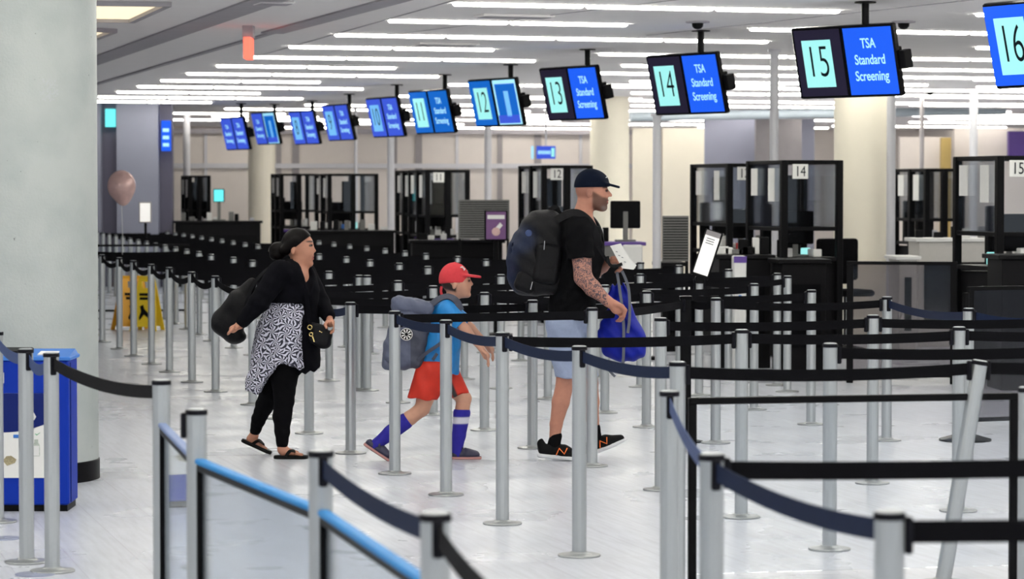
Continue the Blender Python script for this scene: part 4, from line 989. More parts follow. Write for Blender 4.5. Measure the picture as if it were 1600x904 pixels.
# office chair
g = G(1322, 556); t = thing('office_chair', 'black swivel office chair in front of the cream column', 'chair', (g.x, g.y, 0), .3)
for i in range(5):
    an = i*2*math.pi/5+.3; MB().tube([(0, 0, .10), (.26*math.cos(an), .26*math.sin(an), .06)], [.028, .018], 8).build('leg', M['black'], t)
    MB().lathe([(.012, .0), (.03, .01), (.03, .045), (.012, .055)], 12, (.27*math.cos(an), .27*math.sin(an), 0)).build('caster', M['black'], t)
MB().tube([(0, 0, .08), (0, 0, .62)], .03, 12).build('gas_lift', M['chrome'], t)
MB().bbox((0, 0, .66), (.23, .22, .035), .02).build('seat', M['tee'], t)
fb = Field((g.x-.3, g.y+.1, .68), (g.x+.3, g.y+.35, 1.28), .012); fb.rbox((g.x, g.y+.24, 1.0), (.235, .035, .22), .035, k=0); fb.rbox((g.x, g.y+.26, .86), (.16, .03, .12), .03)
fb.build('backrest', M['tee'], t); MB().tube([(0, .1, .64), (0, .28, .70), (0, .26, .90)], .02, 8).build('back_support', M['black'], t)
# things with screens around the desks
x = D(977, 355, 31.8); monitor(x.x, 31.8, CZ[905], math.pi+.1, 'large black monitor seen from behind right of the man\'s face', None, .17, .155, lift=.02)
x = D(342, 317, 50.3); monitor(x.x, 50.3, CZ[270], 0, 'small monitor glowing cyan at far left', 'scr_cyan', .10, .12, lift=.2)
a, b = D(217, 315, 44), D(237, 348, 44); t = thing('white_sign_board', 'bright white sign board on a black stand in front of the lilac wall', 'sign', ((a.x+b.x)/2, 44, 0)); w2 = (b.x-a.x)/2; h2 = (a.z-b.z)/2
MB().bbox((0, 0, b.z+h2), (w2, .02, h2), .008).build('frame', M['walldark'], t); MB().box((0, -.022, b.z+h2), (w2-.02, .002, h2-.02)).build('face', M['scr_white'], t)
MB().tube([(0, .03, 0.02), (0, .03, b.z+.05)], .02, 10).build('pole', M['black'], t); MB().lathe([(.18, 0), (.18, .015), (.05, .03)], 28, (0, .03, 0)).build('base', M['black'], t)
# scattered desk items on the booth counters
random.seed(3)
items = [(b14, .42, .15, 'white', 'white paper stack on the counter of the booth touching the cream column', 'box'), (b13, .2, .2, 'redplastic', 'small red label printer on the counter behind the tablet sign', 'box'),
         (b15, .3, .2, 'white', 'white box on the counter of the rightmost booth', 'box'), (bx, .25, .2, 'redplastic', 'red box on the counter right of the grey pipe', 'box'), (b13, .1, .5, 'white', 'white bottle on the counter behind the tablet sign', 'bottle'),
         (b12, .2, .15, 'white', 'white box on the counter behind the backpack of the man', 'box'), (b11, .2, .15, 'white', 'white box in the distant booth above the boy', 'box'), (b9, .3, .2, 'binlid', 'blue box in the distant booth between woman and boy', 'box')]
for bt, lx_, ly_, m, lb, kd in items:
    x, y, z = on_booth(bt, lx_, ly_)
    if kd == 'box': o = MB().bbox((0, 0, .04), (.045, .04, .04), .006).build('desk_box', M[m])
    else: o = MB().lathe([(.03, 0), (.03, .13), (.012, .15), (.012, .18)], 14).build('bottle', M[m])
    o.location = (x, y, z); tag(o, lb, kd)
# small equipment standing on the booth counters
random.seed(11)
for bt, wd in ((b15, .8), (b14, .5), (b13, .35), (b12, .5), (b11, .5), (b10, .3), (b9, .7), (b8, .5), (b7, .3), (bx, .4)):
    for k in range(5):
        lx_ = .06+random.random()*wd; ly_ = .12+.75*random.random()*.8
        x, y, z = on_booth(bt, lx_, ly_); hh_ = .05+.14*random.random(); mm = random.choice(['white', 'white', 'pipe', 'black', 'scr_tile', 'paper', 'grille'])
        o = MB().bbox((0, 0, hh_/2), (.02+.03*random.random(), .03, hh_/2), .006).build('desk_device', M[mm]); o.location = (x, y, z); o.rotation_euler.z = random.random()
        tag(o, 'small piece of desk equipment on a booth counter in the blurred background', 'device', 'small equipment on the booth counters')
for ck, (px0, px1, Y) in {1118: (1125, 1200, 27.3), 640: (650, 780, 38.7), 470: (480, 610, 44.2), 270: (280, 400, 50.2), 1430: (1440, 1590, 31.2), 905: (912, 950, 31.7)}.items():
    for k in range(7):
        px = px0+(px1-px0)*(k+random.random()*.7)/7; x = (px-800)*Y/FPX; hh_ = .05+.12*random.random(); mm = random.choice(['white', 'pipe', 'black', 'paper', 'grille', 'desk', 'redplastic'])
        o = MB().bbox((0, 0, hh_/2), (.03+.04*random.random(), .04, hh_/2), .006).build('desk_device', M[mm]); o.location = (x, Y+.2, CZ[ck]); 
        tag(o, 'small piece of equipment standing on a counter in front of the booths', 'device', 'small equipment on the long counters')
# plain foil balloon in front of the lilac wall
c = D(190, 293, 34); fb = Field((c.x-.3, 33.8, c.z-.3), (c.x+.3, 34.2, c.z+.3), .012)
t = thing('foil_balloon', 'rounded pink and cream foil balloon floating before the lilac wall', 'balloon', (c.x, 34, c.z-.2))
fb.ell((c.x, 34, c.z+.02), (.17, .10, .19), k=.02); fb.ell((c.x+.02, 34, c.z-.1), (.09, .07, .12), k=.05)
fb.build('envelope', M['foil'], t)
MB().tube([(0, 0, -.02), (.01, 0, -.4), (-.01, 0, .205-c.z)], .003, 6).build('ribbon', M['white'], t)

# ================================================================== PEOPLE
HS = .006
def mk(Y0):
    return (lambda px, py, dy=0.0: np.array(D(px, py, Y0+dy)))
def strap(name, pts, w, th, m, parent, nrm=(0, -1, 0)):
    """flat strap following world points"""
    pts = [Vector(p) for p in pts]
    # Catmull-Rom resample
    P = [pts[0]]+pts+[pts[-1]]; out = []
    for i in range(1, len(P)-2):
        for s in range(8):
            u = s/8; out.append(.5*((2*P[i])+(P[i+1]-P[i-1])*u+(2*P[i-1]-5*P[i]+4*P[i+1]-P[i+2])*u*u+(3*P[i]-P[i-1]-3*P[i+1]+P[i+2])*u**3))
    out.append(pts[-1]); vs = []; n = len(out); N0 = Vector(nrm).normalized()
    for i, p in enumerate(out):
        t = (out[min(i+1, n-1)]-out[max(i-1, 0)]).normalized(); sd = t.cross(N0).normalized(); nn = sd.cross(t)
        for a, b in ((-1, -1), (1, -1), (1, 1), (-1, 1)): vs.append(p+sd*w/2*a+nn*th/2*b)
    fs = []
    for i in range(n-1):
        for k in range(4): fs.append((i*4+k, i*4+(k+1) % 4, i*4+4+(k+1) % 4, i*4+4+k))
    fs += [(3, 2, 1, 0), ((n-1)*4, (n-1)*4+1, (n-1)*4+2, (n-1)*4+3)]
    return MB().add(vs, fs).build(name, M[m], parent, world=True)
def sphere_in(c, p, r): return ((c-np.array(p))**2).sum(1) < r*r

# ---------------------------------------------------------------- man
Pm = mk(18.05); lo = Pm(780, 735, -.42); hi = Pm(1010, 255, .42)
man = thing('person', 'man in a black t-shirt, navy cap and pale shorts, tattooed arm, walking right with papers', 'person', (Pm(893, 500)[0], 18.05, 0))
f = Field(np.minimum(lo, hi), np.maximum(lo, hi), .0055)
# head
f.ell(Pm(921, 294), (.090, .076, .092), k=.0)
f.ell(Pm(935, 303), (.062, .058, .075), rot=-4, k=.03); f.ell(Pm(936, 316), (.050, .048, .052), k=.03)
f.rc(Pm(926, 315, -.04), Pm(941, 323), .028, .024, k=.02); f.rc(Pm(926, 315, .04), Pm(941, 323), .028, .024, k=.02)
f.ell(Pm(943.5, 325), (.020, .024, .017), k=.012)
f.rc(Pm(948.5, 297), Pm(953.5, 304), .008, .011, k=.010); f.ell(Pm(954, 305.5, 0), (.010, .011, .008), k=.006); f.ell(Pm(951, 306, -.011), (.009, .007, .007), k=.005); f.ell(Pm(951, 306, .011), (.009, .007, .007), k=.005)
f.rc(Pm(946.5, 291, -.035), Pm(946.5, 291, .035), .011, .011, k=.012)
f.ell(Pm(948.5, 313), (.012, .022, .005), k=.005); f.ell(Pm(948, 317), (.012, .02, .006), k=.005)
f.ell(Pm(947.5, 297.5, -.033), (.011, .014, .008), k=.006, op='-'); f.ell(Pm(947.5, 297.5, .033), (.011, .014, .008), k=.006, op='-')
f.ell(Pm(945, 297.5, -.031), (.012, .012, .011), k=.003); f.ell(Pm(945, 297.5, .031), (.012, .012, .011), k=.003)
for sg in (-1, 1):
    f.ell(Pm(920.5, 302, .078*sg), (.017, .011, .030), rot=-12, k=.006); f.ell(Pm(921.5, 301, .090*sg), (.008, .006, .014), rot=-12, k=.004, op='-')
# neck, trunk
f.rc(Pm(915, 318), Pm(907, 348), .056, .066, k=.03)
f.rc(Pm(905, 360), Pm(893, 480), .115, .125, k=.04, sy=1.35)
f.rc(Pm(906, 356, -.13), Pm(906, 356, .13), .065, .065, k=.04)
f.ell(Pm(890, 500), (.13, .17, .12), k=.04)
# near (right) arm
S, E, W = Pm(905, 362, -.20), Pm(911, 433, -.24), Pm(949, 470, -.25)
f.chain([S, Pm(908, 392, -.225), E], [.062, .066, .055], .03); f.chain([E, Pm(926, 450, -.25), W], [.055, .053, .031], .02)
f.rc(W, Pm(961, 478, -.25), .030, .036, k=.015, sy=.7); f.ell(Pm(965, 482, -.25), (.040, .022, .034), rot=35, k=.012)
for j, (dx, dz, dy) in enumerate([(0, 0, -.275), (-1, 3, -.255), (-3, 6, -.235), (-5.5, 8.5, -.218)]):
    a = Pm(971+dx, 480+dz, dy); b = Pm(977+dx, 486+dz, dy-.0); c = Pm(975+dx, 494+dz*.8, dy+.012); e = Pm(969+dx, 495+dz*.7, dy+.022)
    f.chain([a, b, c, e], [.0115, .0105, .0095, .0085], .004)
f.chain([Pm(962, 476, -.27), Pm(972, 478, -.285), Pm(978, 484, -.283)], [.014, .012, .010], .008)
# far (left) arm
f.chain([Pm(908, 360, .20), Pm(920, 398, .24), Pm(928, 425, .26)], [.06, .055, .048], .03); f.chain([Pm(928, 425, .26), Pm(941, 416, .12), Pm(951, 409, .02)], [.046, .042, .030], .02)
f.ell(Pm(960, 407, -.01), (.042, .034, .022), rot=10, k=.012)
for j, dy in enumerate([-.045, -.025, -.004, .016]):
    f.chain([Pm(965, 410+j*.4, dy), Pm(972-j, 414, dy-.004), Pm(971-j, 420+j, dy-.004), Pm(965-j, 422+j, dy)], [.0115, .0105, .0095, .0085], .004)
f.chain([Pm(957, 403, -.035), Pm(967, 402, -.04), Pm(975, 405, -.036)], [.014, .012, .0095], .008)
# legs
f.chain([Pm(884, 508, -.09), Pm(886, 560, -.095), Pm(883, 598, -.095), Pm(876, 628, -.095), Pm(869, 662, -.095), Pm(866, 692, -.095)], [.098, .080, .057, .056, .040, .034], .03)
f.chain([Pm(866, 692, -.095), Pm(862, 706, -.095)], [.034, .036], .02); f.rc(Pm(862, 704, -.095), Pm(898, 709, -.095), .028, .024, k=.02)
f.chain([Pm(898, 508, .09), Pm(912, 560, .095), Pm(921, 598, .095), Pm(923, 628, .095), Pm(926, 655, .095), Pm(930, 680, .095)], [.098, .080, .055, .055, .040, .034], .03)
f.rc(Pm(930, 682, .095), Pm(926, 698, .095), .034, .034, k=.02); f.rc(Pm(928, 698, .095), Pm(965, 688, .095), .033, .024, k=.02)
def man_reg(c):
    return ((c[:, 1] < 18.05-.165) & (c[:, 2] < Pm(900, 395)[2]) & (c[:, 2] > Pm(900, 474)[2]) & (c[:, 0] < Pm(947, 400)[0]) & (c[:, 0] > Pm(885, 400)[0])).astype(int)
def smooth(x, w): return 1/(1+np.exp(-np.clip(x/w*4, -30, 30)))
def face_xy(v, P, ear, Y0):
    s_ = Y0/FPX; e = P(*ear); return (v[:, 0]-e[0])/s_, -(v[:, 2]-e[2])/s_
def man_pig(v):
    X, Z = face_xy(v, Pm, (921, 302), 18.05); W = np.abs(v[:, 1]-18.05)
    head = smooth(35-Z, 2)*smooth(Z+45, 2)*((X > -32) & (X < 45))
    out = [((.30, .135, .10), head*smooth(3-X-.35*Z, 4)*smooth(6-Z, 4)*.75)]
    b = head*smooth(X-4, 2.5)*smooth(Z-(-3+.62*np.clip(X-6, 0, 20)), 3)*smooth(28-Z, 3)*smooth(X-(Z-14)*.55, 3)
    must = smooth(2.4-np.abs(Z-8.4), 1.5)*smooth(X-21, 2)
    out.append(((.075, .038, .028), np.clip(b*.88+must*.6, 0, .9))); out.append(((.22, .19, .18), smooth(4-np.hypot(X-22, Z-23), 3)*.5))
    out.append(((.40, .13, .11), smooth(2-np.abs(Z-13), 1)*smooth(X-24.5, 1.5)*(W < .022)))
    out.append(((.05, .03, .02), smooth(1.3-np.abs(Z+9.5), .8)*smooth(X-20, 2)*smooth(.03-np.abs(W-.035), .01)))
    e = np.minimum(*[np.hypot((v-Pm(948, 297.5, .034*g))[:, 0], (v-Pm(948, 297.5, .034*g))[:, 2])+((np.sign(v[:, 1]-18.05) != g)*1.) for g in (-1, 1)])
    out.append(((.02, .012, .01), smooth(.009-e, .004)))
    return out
f.build('body', [M['skin'], M['tattoo']], man, man_reg, man_pig)
# shirt
f = Field(Pm(845, 510, -.36)+[-.02, 0, 0], Pm(950, 318, .36)+[.02, 0, 0], .008)
f.rc(Pm(904, 362), Pm(892, 500), .148, .152, k=.03, sy=1.3); f.rc(Pm(905, 357, -.13), Pm(905, 357, .13), .080, .080, k=.05)
f.rc(Pm(911, 340), Pm(908, 356), .068, .09, k=.03)
f.ell(Pm(913, 400), (.125, .16, .17), k=.04)
f.cut(lambda X, Y, Z: Pm(0, 498)[2]-Z)
f2 = Field(Pm(845, 510, -.36)+[-.02, 0, 0], Pm(950, 318, .36)+[.02, 0, 0], .008)
f2.rc(Pm(904, 362, -.19), Pm(908, 410, -.232), .084, .090, k=0); f2.rc(Pm(908, 362, .19), Pm(921, 402, .235), .078, .078, k=0)
sl = Pm(908, 401)[2]
f2.cut(lambda X, Y, Z: (sl-Z)+.06*(X-Pm(908, 0)[0])); f.blend(f2, .03)
f.wrinkle(lambda X, Y, Z: .0035*np.sin(X*38+Z*46+np.sin(Z*23)*1.5)*np.sin(Y*20)+.003*np.sin(Z*70-X*60))
nk = Pm(0, 0)
ax, az = Pm(898, 326)[0], Pm(898, 326)[2]; bx_, bz = Pm(926, 348)[0], Pm(926, 348)[2]
f.cut(lambda X, Y, Z: (Z-az)+(X-ax)*((az-bz)/(bx_-ax)), Pm(890, 352, -.11), Pm(940, 318, .11))
f.build('t_shirt', M['tee'], man)
# shorts
f = Field(Pm(845, 600, -.26), Pm(945, 485, .26), .008)
f.ell(Pm(890, 502), (.150, .185, .11), k=0)
f.chain([Pm(882, 512, -.09), Pm(893, 600, -.095)], [.118, .098], .05); f.chain([Pm(896, 512, .09), Pm(914, 600, .095)], [.118, .092], .05)
hz0 = Pm(0, 588)[2]; f.cut(lambda X, Y, Z: hz0-Z+.0*X)
f.wrinkle(lambda X, Y, Z: .005*np.sin(X*50+Z*30+np.sin(Z*31))*np.cos(Y*17))
def sreg(c):
    r = np.zeros(len(c)); X0 = Pm(906, 500)[0]; r[(np.abs(c[:, 0]-X0) < .006) & (c[:, 1] < 18.05) & (c[:, 2] > Pm(0, 522)[2])] = 1; return r
f.build('shorts', M['denim'], man)
# cap
f = Field(Pm(888, 300, -.13), Pm(975, 255, .13), .005)
f.ell(Pm(922, 290.5), (.103, .084, .112), k=0); f.ell(Pm(930, 287), (.090, .078, .085), k=.02); 
lx, lz = Pm(900, 291)[0], Pm(900, 291)[2]; 
f.cut(lambda X, Y, Z: (lz-.007-Z)+.02*(X-lx))
f.rbox(Pm(953, 288.5), (.066, .072, .0075), .007, rot=-15, k=.010)
f.cut(lambda X, Y, Z: np.where(X > Pm(946, 0)[0], (X-Pm(946, 0)[0])**2/.098**2+((Y-18.05)/.088)**2-1, -1.)*.04)
f.ell(Pm(923, 263.5), (.006, .006, .004), k=.002)
f.build('cap', M['cap_navy'], man)
q = MB(); c = Pm(946.5, 277, -.028); q.tube([c+[-.012, -.012, .003], c+[-.005, -.012, -.004], c+[.008, .0, .003]], .0028, 6); q.build('cap_emblem', M['white'], man, world=True)
# shoes
def shoe(heel, toe, dy, parent, P, name='shoe'):
    """running shoe: heel and toe are (px,py) of the bottom of the sole"""
    A_ = P(heel[0], heel[1], dy); B_ = P(toe[0], toe[1], dy); L = B_-A_; ln = np.linalg.norm(L); ex = L/ln; ez = np.array([-ex[2], 0, ex[0]]); ey = np.array([0, 1, 0])
    loc = lambda u, v, w: A_+ex*u*ln+ez*v+ey*w
    an = math.degrees(math.atan2(L[2], L[0]))
    f = Field(np.minimum(A_, B_)-[.06, .09, .04], np.maximum(A_, B_)+[.06, .09, .17], .0055)
    f.rc(loc(.16, .055, 0), loc(.55, .048, 0), .042, .044, k=.0, sy=.95); f.rc(loc(.55, .046, 0), loc(.86, .032, 0), .044, .026, k=.02, sy=1.35)
    f.rc(loc(.15, .06, 0), loc(.10, .088, 0), .036, .034, k=.02, sy=.9); f.rc(loc(.30, .065, 0), loc(.36, .092, 0), .04, .028, k=.02)
    f.rc(loc(.21, .10, 0), loc(.19, .15, 0), .030, .034, k=.006, op='-')
    f.cut(lambda X, Y, Z: -((X-A_[0])*ez[0]+(Z-A_[2])*ez[2])+.022)
    up = f.build(name, M['shoe'], parent)
    f = Field(np.minimum(A_, B_)-[.06, .09, .04], np.maximum(A_, B_)+[.06, .09, .08], .005)
    f.rc(loc(.14, .016, 0), loc(.55, .016, 0), .040, .040, k=0, sy=1.0); f.rc(loc(.55, .016, 0), loc(.88, .018, 0), .044, .034, k=.015, sy=1.15)
    f.cut(lambda X, Y, Z: -((X-A_[0])*ez[0]+(Z-A_[2])*ez[2])+.0+.014*np.clip(((X-A_[0])*ex[0]+(Z-A_[2])*ex[2])/ln-.72, 0, 1)*3)
    f.cut(lambda X, Y, Z: ((X-A_[0])*ez[0]+(Z-A_[2])*ez[2])-.026)
    f.build('sole', M['sole'], up)
    q = MB()
    N = [(.40, .030), (.45, .072), (.56, .040), (.61, .080)]
    q.tube([Vector(loc(u, v, -.056-(.012 if u > .5 else 0)+(.004 if v > .06 else 0))) for i, (u, v) in enumerate(N)], .0042, 6); q.build('emblem', M['orangelogo'], up, world=True)
    q = MB()
    for i in range(4):
        u = .40+.07*i; q.tube([Vector(loc(u, .088-.011*i, -.020)), Vector(loc(u+.02, .094-.011*i, 0)), Vector(loc(u, .088-.011*i, .020))], .003, 6)
    q.build('laces', M['white'], up, world=True)
    q = MB(); q.tube([Vector(loc(.30, .105, -.022)), Vector(loc(.355, .128, -.012)), Vector(loc(.34, .10, -.03))], .006, 6); q.build('tongue_tab', M['orangelogo'], up, world=True)
    return up
def sock(pts, rs, m, parent, lo, hi, reg=None):
    f = Field(lo, hi, .006); f.chain(pts, rs, .01); return f.build('sock', m, parent, reg)
shoe((838, 713.5), (914, 720), -.095, man, Pm); shoe((912, 716), (982, 688), .095, man, Pm)
sock([Pm(868.5, 681, -.095), Pm(866, 692, -.095), Pm(862, 704, -.095)], [.040, .039, .041], M['blacksock'], man, Pm(845, 720, -.16), Pm(885, 665, -.03))
sock([Pm(928.5, 668, .095), Pm(930, 682, .095), Pm(926, 696, .095)], [.040, .039, .041], M['blacksock'], man, Pm(905, 715, .02), Pm(950, 652, .17))
# boarding papers held in the far hand
t = thing('boarding_paper', 'white folded boarding papers held up in the man\'s far hand', 'paper', tuple(Pm(970, 402, -.05)))
q = MB(); q.prism([Vector(Pm(x, y, -.055)) for x, y in [(953, 384), (970, 380), (993, 419), (975, 418)]], 0, (0, .002, 0)); q.build('sheet', M['paper'], t, world=True)
q = MB(); q.prism([Vector(Pm(x, y, -.062)) for x, y in [(955, 387), (961, 385), (995, 414), (990, 421), (972, 419)]], 0, (0, .002, 0)); q.build('sheet', M['paper'], t, world=True)
q = MB(); [q.prism([Vector(Pm(x+dx, y+dy, -.066)) for dx, dy in [(0, 0), (3, 1), (3, 2), (0, 1)]], 0, (0, .001, 0)) for x, y in [(962, 392), (966, 398), (971, 401), (975, 408)]]; q.build('print_marks', M['strapgrey'], t, world=True)
# black backpack
t = thing('backpack', 'big black backpack with zipped pockets on the man\'s back', 'backpack', tuple(Pm(842, 462)))
f = Field(Pm(782, 480, -.24), Pm(905, 318, .24), .0075)
f.rbox(Pm(851, 398), (.135, .155, .255), .085, rot=0, k=0)
f.ell(Pm(832, 402), (.165, .165, .235), rot=-6, k=.05); f.ell(Pm(846, 352), (.13, .15, .10), rot=18, k=.04)
f.ell(Pm(822, 425), (.115, .13, .15), rot=-18, k=.03); f.rbox(Pm(826, 365), (.055, .10, .045), .03, rot=40, k=.02)
f.rc(Pm(805, 385, -.06), Pm(808, 440, -.06), .018, .018, k=.02, op='-'); f.rc(Pm(832, 360, -.165), Pm(852, 445, -.165), .010, .010, k=.02, op='-')
f.wrinkle(lambda X, Y, Z: .005*np.sin(X*44+Z*25)*np.sin(Z*33+Y*12))
def bpig(v):
    d = np.hypot((v-Pm(814, 372))[:, 0], (v-Pm(814, 372))[:, 2]); return [((.010, .017, .045), np.clip(smooth(.085-d, .05)+smooth(Pm(806, 0)[0]-v[:, 0], .05), 0, 1))]
f.build('bag_body', M['packpaint'], t, None, bpig)
f = Field(Pm(822, 455, -.26), Pm(886, 365, -.08), .007); f.rbox(Pm(855, 412, -.145), (.085, .045, .13), .04, rot=-8); f.build('side_pocket', M['packblack'], t)
f = Field(Pm(800, 465, -.2), Pm(850, 405, .1), .007); f.rbox(Pm(822, 440, -.10), (.07, .06, .07), .04, rot=-20); f.build('lower_pocket', M['packblack'], t)
strap('carry_handle', [Pm(858, 340, 0), Pm(860, 328, -.01), Pm(869, 324, -.01), Pm(874, 334, 0), Pm(876, 345, 0)], .03, .008, 'packblack', t)
strap('shoulder_strap', [Pm(866, 346, -.12), Pm(885, 336, -.14), Pm(903, 333, -.15), Pm(920, 345, -.16), Pm(930, 365, -.15), Pm(934, 388, -.12)], .05, .012, 'packblack', t, (.2, -1, .4))
strap('shoulder_strap', [Pm(866, 346, .12), Pm(888, 334, .14), Pm(910, 334, .15), Pm(928, 348, .15), Pm(937, 370, .13), Pm(938, 400, .12)], .055, .012, 'packblack', t, (.5, 1, .4))
strap('loose_strap', [Pm(934, 385, -.13), Pm(942, 398, -.12), Pm(950, 410, -.08)], .02, .004, 'packblack', t)
for x0, y0, x1, y1 in [(851, 376, 850, 390), (832, 440, 829, 452)]:
    q = MB(); q.tube([Vector(Pm(x0, y0, -.195)), Vector(Pm(x1, y1, -.195))], .0028, 6); q.build('zip_pull', M['silver'], t, world=True)
q = MB(); q.lathe([(.022, -.004), (.02, .004), (.01, .006)], 20, Vector(Pm(826, 364, -.150)), R=Matrix.Rotation(math.pi/2, 3, 'X')); q.build('round_badge', M['beltlight'], t, world=True)
# royal blue drawstring backpack in the man's hands
t = thing('drawstring_bag', 'royal blue backpack with grey straps hanging from the man\'s hands', 'bag', tuple(Pm(972, 560, 0)))
f = Field(Pm(930, 575, -.22), Pm(1015, 425, .2), .007)
f.ell(Pm(972, 530, -.02), (.145, .11, .145), rot=0, k=0); f.rc(Pm(966, 450, -.02), Pm(972, 515, -.02), .035, .105, k=.05, sy=.9); f.ell(Pm(985, 548, -.02), (.10, .085, .06), k=.03); f.ell(Pm(955, 520, -.02), (.085, .09, .14), k=.03)
f.rc(Pm(968, 455, -.02), Pm(994, 530, -.02), .03, .05, k=.03); f.rc(Pm(960, 458, -.02), Pm(950, 530, -.02), .03, .05, k=.03)
f.wrinkle(lambda X, Y, Z: .009*np.sin((X-Pm(968, 0)[0])*26/np.clip((Pm(0, 420)[2]-Z)*1.6, .12, 1)+np.sin(Z*22)*1.2)*np.clip((Z-Pm(0, 575)[2])*6, 0, 1)+.004*np.sin(X*70+Z*60))
f.build('bag_body', M['bagblue'], t)
strap('strap', [Pm(964, 425, -.03), Pm(968, 450, -.075), Pm(974, 500, -.145), Pm(974, 560, -.135), Pm(970, 578, -.09)], .018, .005, 'strapgrey', t)
strap('strap', [Pm(972, 423, -.03), Pm(982, 450, -.06), Pm(984, 490, -.115), Pm(981, 520, -.15)], .018, .005, 'strapgrey', t)
strap('strap', [Pm(970, 578, -.09), Pm(960, 570, -.08), Pm(948, 572, -.06), Pm(955, 582, -.05), Pm(961, 588, -.05)], .016, .005, 'strapgrey', t)
strap('hand_loop', [Pm(949, 400, -.10), Pm(952, 412, -.10), Pm(960, 416, -.085), Pm(972, 412, -.07)], .02, .008, 'packblack', t)

# ---------------------------------------------------------------- boy
Pb = mk(18.0)
boy = thing('person', 'boy in a red cap, bright blue shirt, red shorts and blue knee socks, striding right', 'person', (Pb(685, 570)[0], 18.0, 0))
f = Field(Pb(562, 728, -.32), Pb(785, 400, .32), .0055)
f.ell(Pb(711, 437), (.092, .072, .088), k=0); f.ell(Pb(722, 447), (.056, .054, .072), k=.03); f.rc(Pb(716, 454, 0), Pb(730, 460, 0), .040, .020, k=.02)
f.ell(Pb(731, 460.5), (.018, .02, .013), k=.01); f.rc(Pb(733, 437), Pb(737, 443.5), .006, .010, k=.01); f.rc(Pb(731.5, 432, -.028), Pb(731.5, 432, .028), .010, .010, k=.012)
f.ell(Pb(734, 450.5), (.010, .016, .004), k=.004); f.ell(Pb(733.5, 453.5), (.010, .016, .005), k=.004)
for sg in (-1, 1):
    f.ell(Pb(733, 438, .028*sg), (.010, .011, .007), k=.005, op='-'); f.ell(Pb(730.8, 438.5, .027*sg), (.010, .010, .010), k=.003)
    f.ell(Pb(710, 446, .073*sg), (.014, .010, .024), rot=-12, k=.006); f.ell(Pb(711, 445, .084*sg), (.006, .005, .011), k=.004, op='-')
f.rc(Pb(710, 458), Pb(702, 472), .040, .046, k=.025)
f.rc(Pb(697, 484), Pb(685, 556), .080, .088, k=.03, sy=1.3); f.rc(Pb(699, 480, -.09), Pb(699, 480, .09), .042, .042, k=.03); f.ell(Pb(683, 572), (.090, .105, .080), k=.03)
def hand(f, P, wr, kn, dirn, dy, cs=1.0, spread=.016, curl=(3, 5), thumb=1):
    """open relaxed hand: wrist and knuckle picture points, then finger direction in px"""
    f.rc(P(*wr, dy), P(*kn, dy), .020*cs, .026*cs, k=.01, sy=.8)
    ux, uy = dirn
    for j in range(4):
        o = (j-1.5)*spread; ln = [.85, 1.0, .95, .78][j]
        a = P(kn[0], kn[1], dy+o); b = P(kn[0]+ux*.45*ln, kn[1]+uy*.45*ln, dy+o*1.1); c = P(kn[0]+ux*.8*ln-curl[0]*.4, kn[1]+uy*.8*ln+curl[1]*.2, dy+o*1.1); e = P(kn[0]+ux*ln-curl[0], kn[1]+uy*ln+curl[1]*.4, dy+o)
        f.chain([a, b, c, e], [.0105*cs, .0095*cs, .0085*cs, .0075*cs], .003)
    m = (wr[0]*.6+kn[0]*.4, wr[1]*.6+kn[1]*.4)
    f.chain([P(*m, dy-.022*thumb*cs), P(m[0]+ux*.35+3, m[1]+uy*.3, dy-.042*thumb*cs), P(m[0]+ux*.6+3, m[1]+uy*.65, dy-.045*thumb*cs)], [.011*cs, .0095*cs, .008*cs], .006)
f.chain([Pb(700, 484, -.125), Pb(728, 515, -.165), Pb(752, 544, -.165)], [.040, .031, .020], .02); hand(f, Pb, (752, 544), (760, 556), (6, 14), -.165, .92)
f.chain([Pb(702, 482, .125), Pb(735, 512, .17), Pb(758, 535, .17)], [.040, .031, .020], .02); hand(f, Pb, (758, 535), (767, 546), (6, 15), .17, .92, thumb=1)
# back leg and front leg
f.chain([Pb(673, 580, -.06), Pb(667, 612, -.06), Pb(660, 638, -.06), Pb(640, 653, -.06), Pb(610, 676, -.06), Pb(590, 692, -.06)], [.076, .066, .047, .046, .040, .028], .03)
f.rc(Pb(588, 692, -.06), Pb(583, 696, -.06), .030, .028, k=.01); f.rc(Pb(584, 697, -.06), Pb(601, 710, -.06), .027, .022, k=.02)
f.chain([Pb(690, 580, .06), Pb(709, 604, .06), Pb(725, 622, .06), Pb(721, 648, .06), Pb(717, 680, .06), Pb(714, 704, .06)], [.076, .064, .047, .047, .036, .028], .03)
f.rc(Pb(714, 706, .06), Pb(738, 709.5, .06), .026, .021, k=.02)
def boy_pig(v):
    X, Z = face_xy(v, Pb, (710, 446), 18.0); W = np.abs(v[:, 1]-18.0)
    head = ((np.abs(X) < 34) & (Z > -42) & (Z < 24))*1.
    ear = smooth(7.5-np.hypot(X, Z*.9), 1.5)*(W > .066)
    h = head*np.clip(smooth(3-X, 2)*smooth(9+.25*X-Z, 2.5)+smooth(9-X, 2)*smooth(-5-Z, 2), 0, 1)*(1-ear)
    out = [((.03, .017, .011), h), ((.42, .13, .12), head*smooth(1.6-np.abs(Z-6), 1)*smooth(X-21, 1.5)*(W < .016))]
    out.append(((.05, .03, .02), head*smooth(1.1-np.abs(Z+13.5), .8)*smooth(X-19, 2)*smooth(.018-np.abs(W-.028), .01)))
    e = np.minimum(*[np.hypot((v-Pb(733, 438.3, .028*g))[:, 0], (v-Pb(733, 438.3, .028*g))[:, 2])+((np.sign(v[:, 1]-18.0) != g)*1.) for g in (-1, 1)])
    out.append(((.02, .012, .01), smooth(.0075-e, .004)))
    return out
f.build('body', M['skinkid'], boy, None, boy_pig)
f = Field(Pb(640, 592, -.27), Pb(740, 455, .27), .0075)
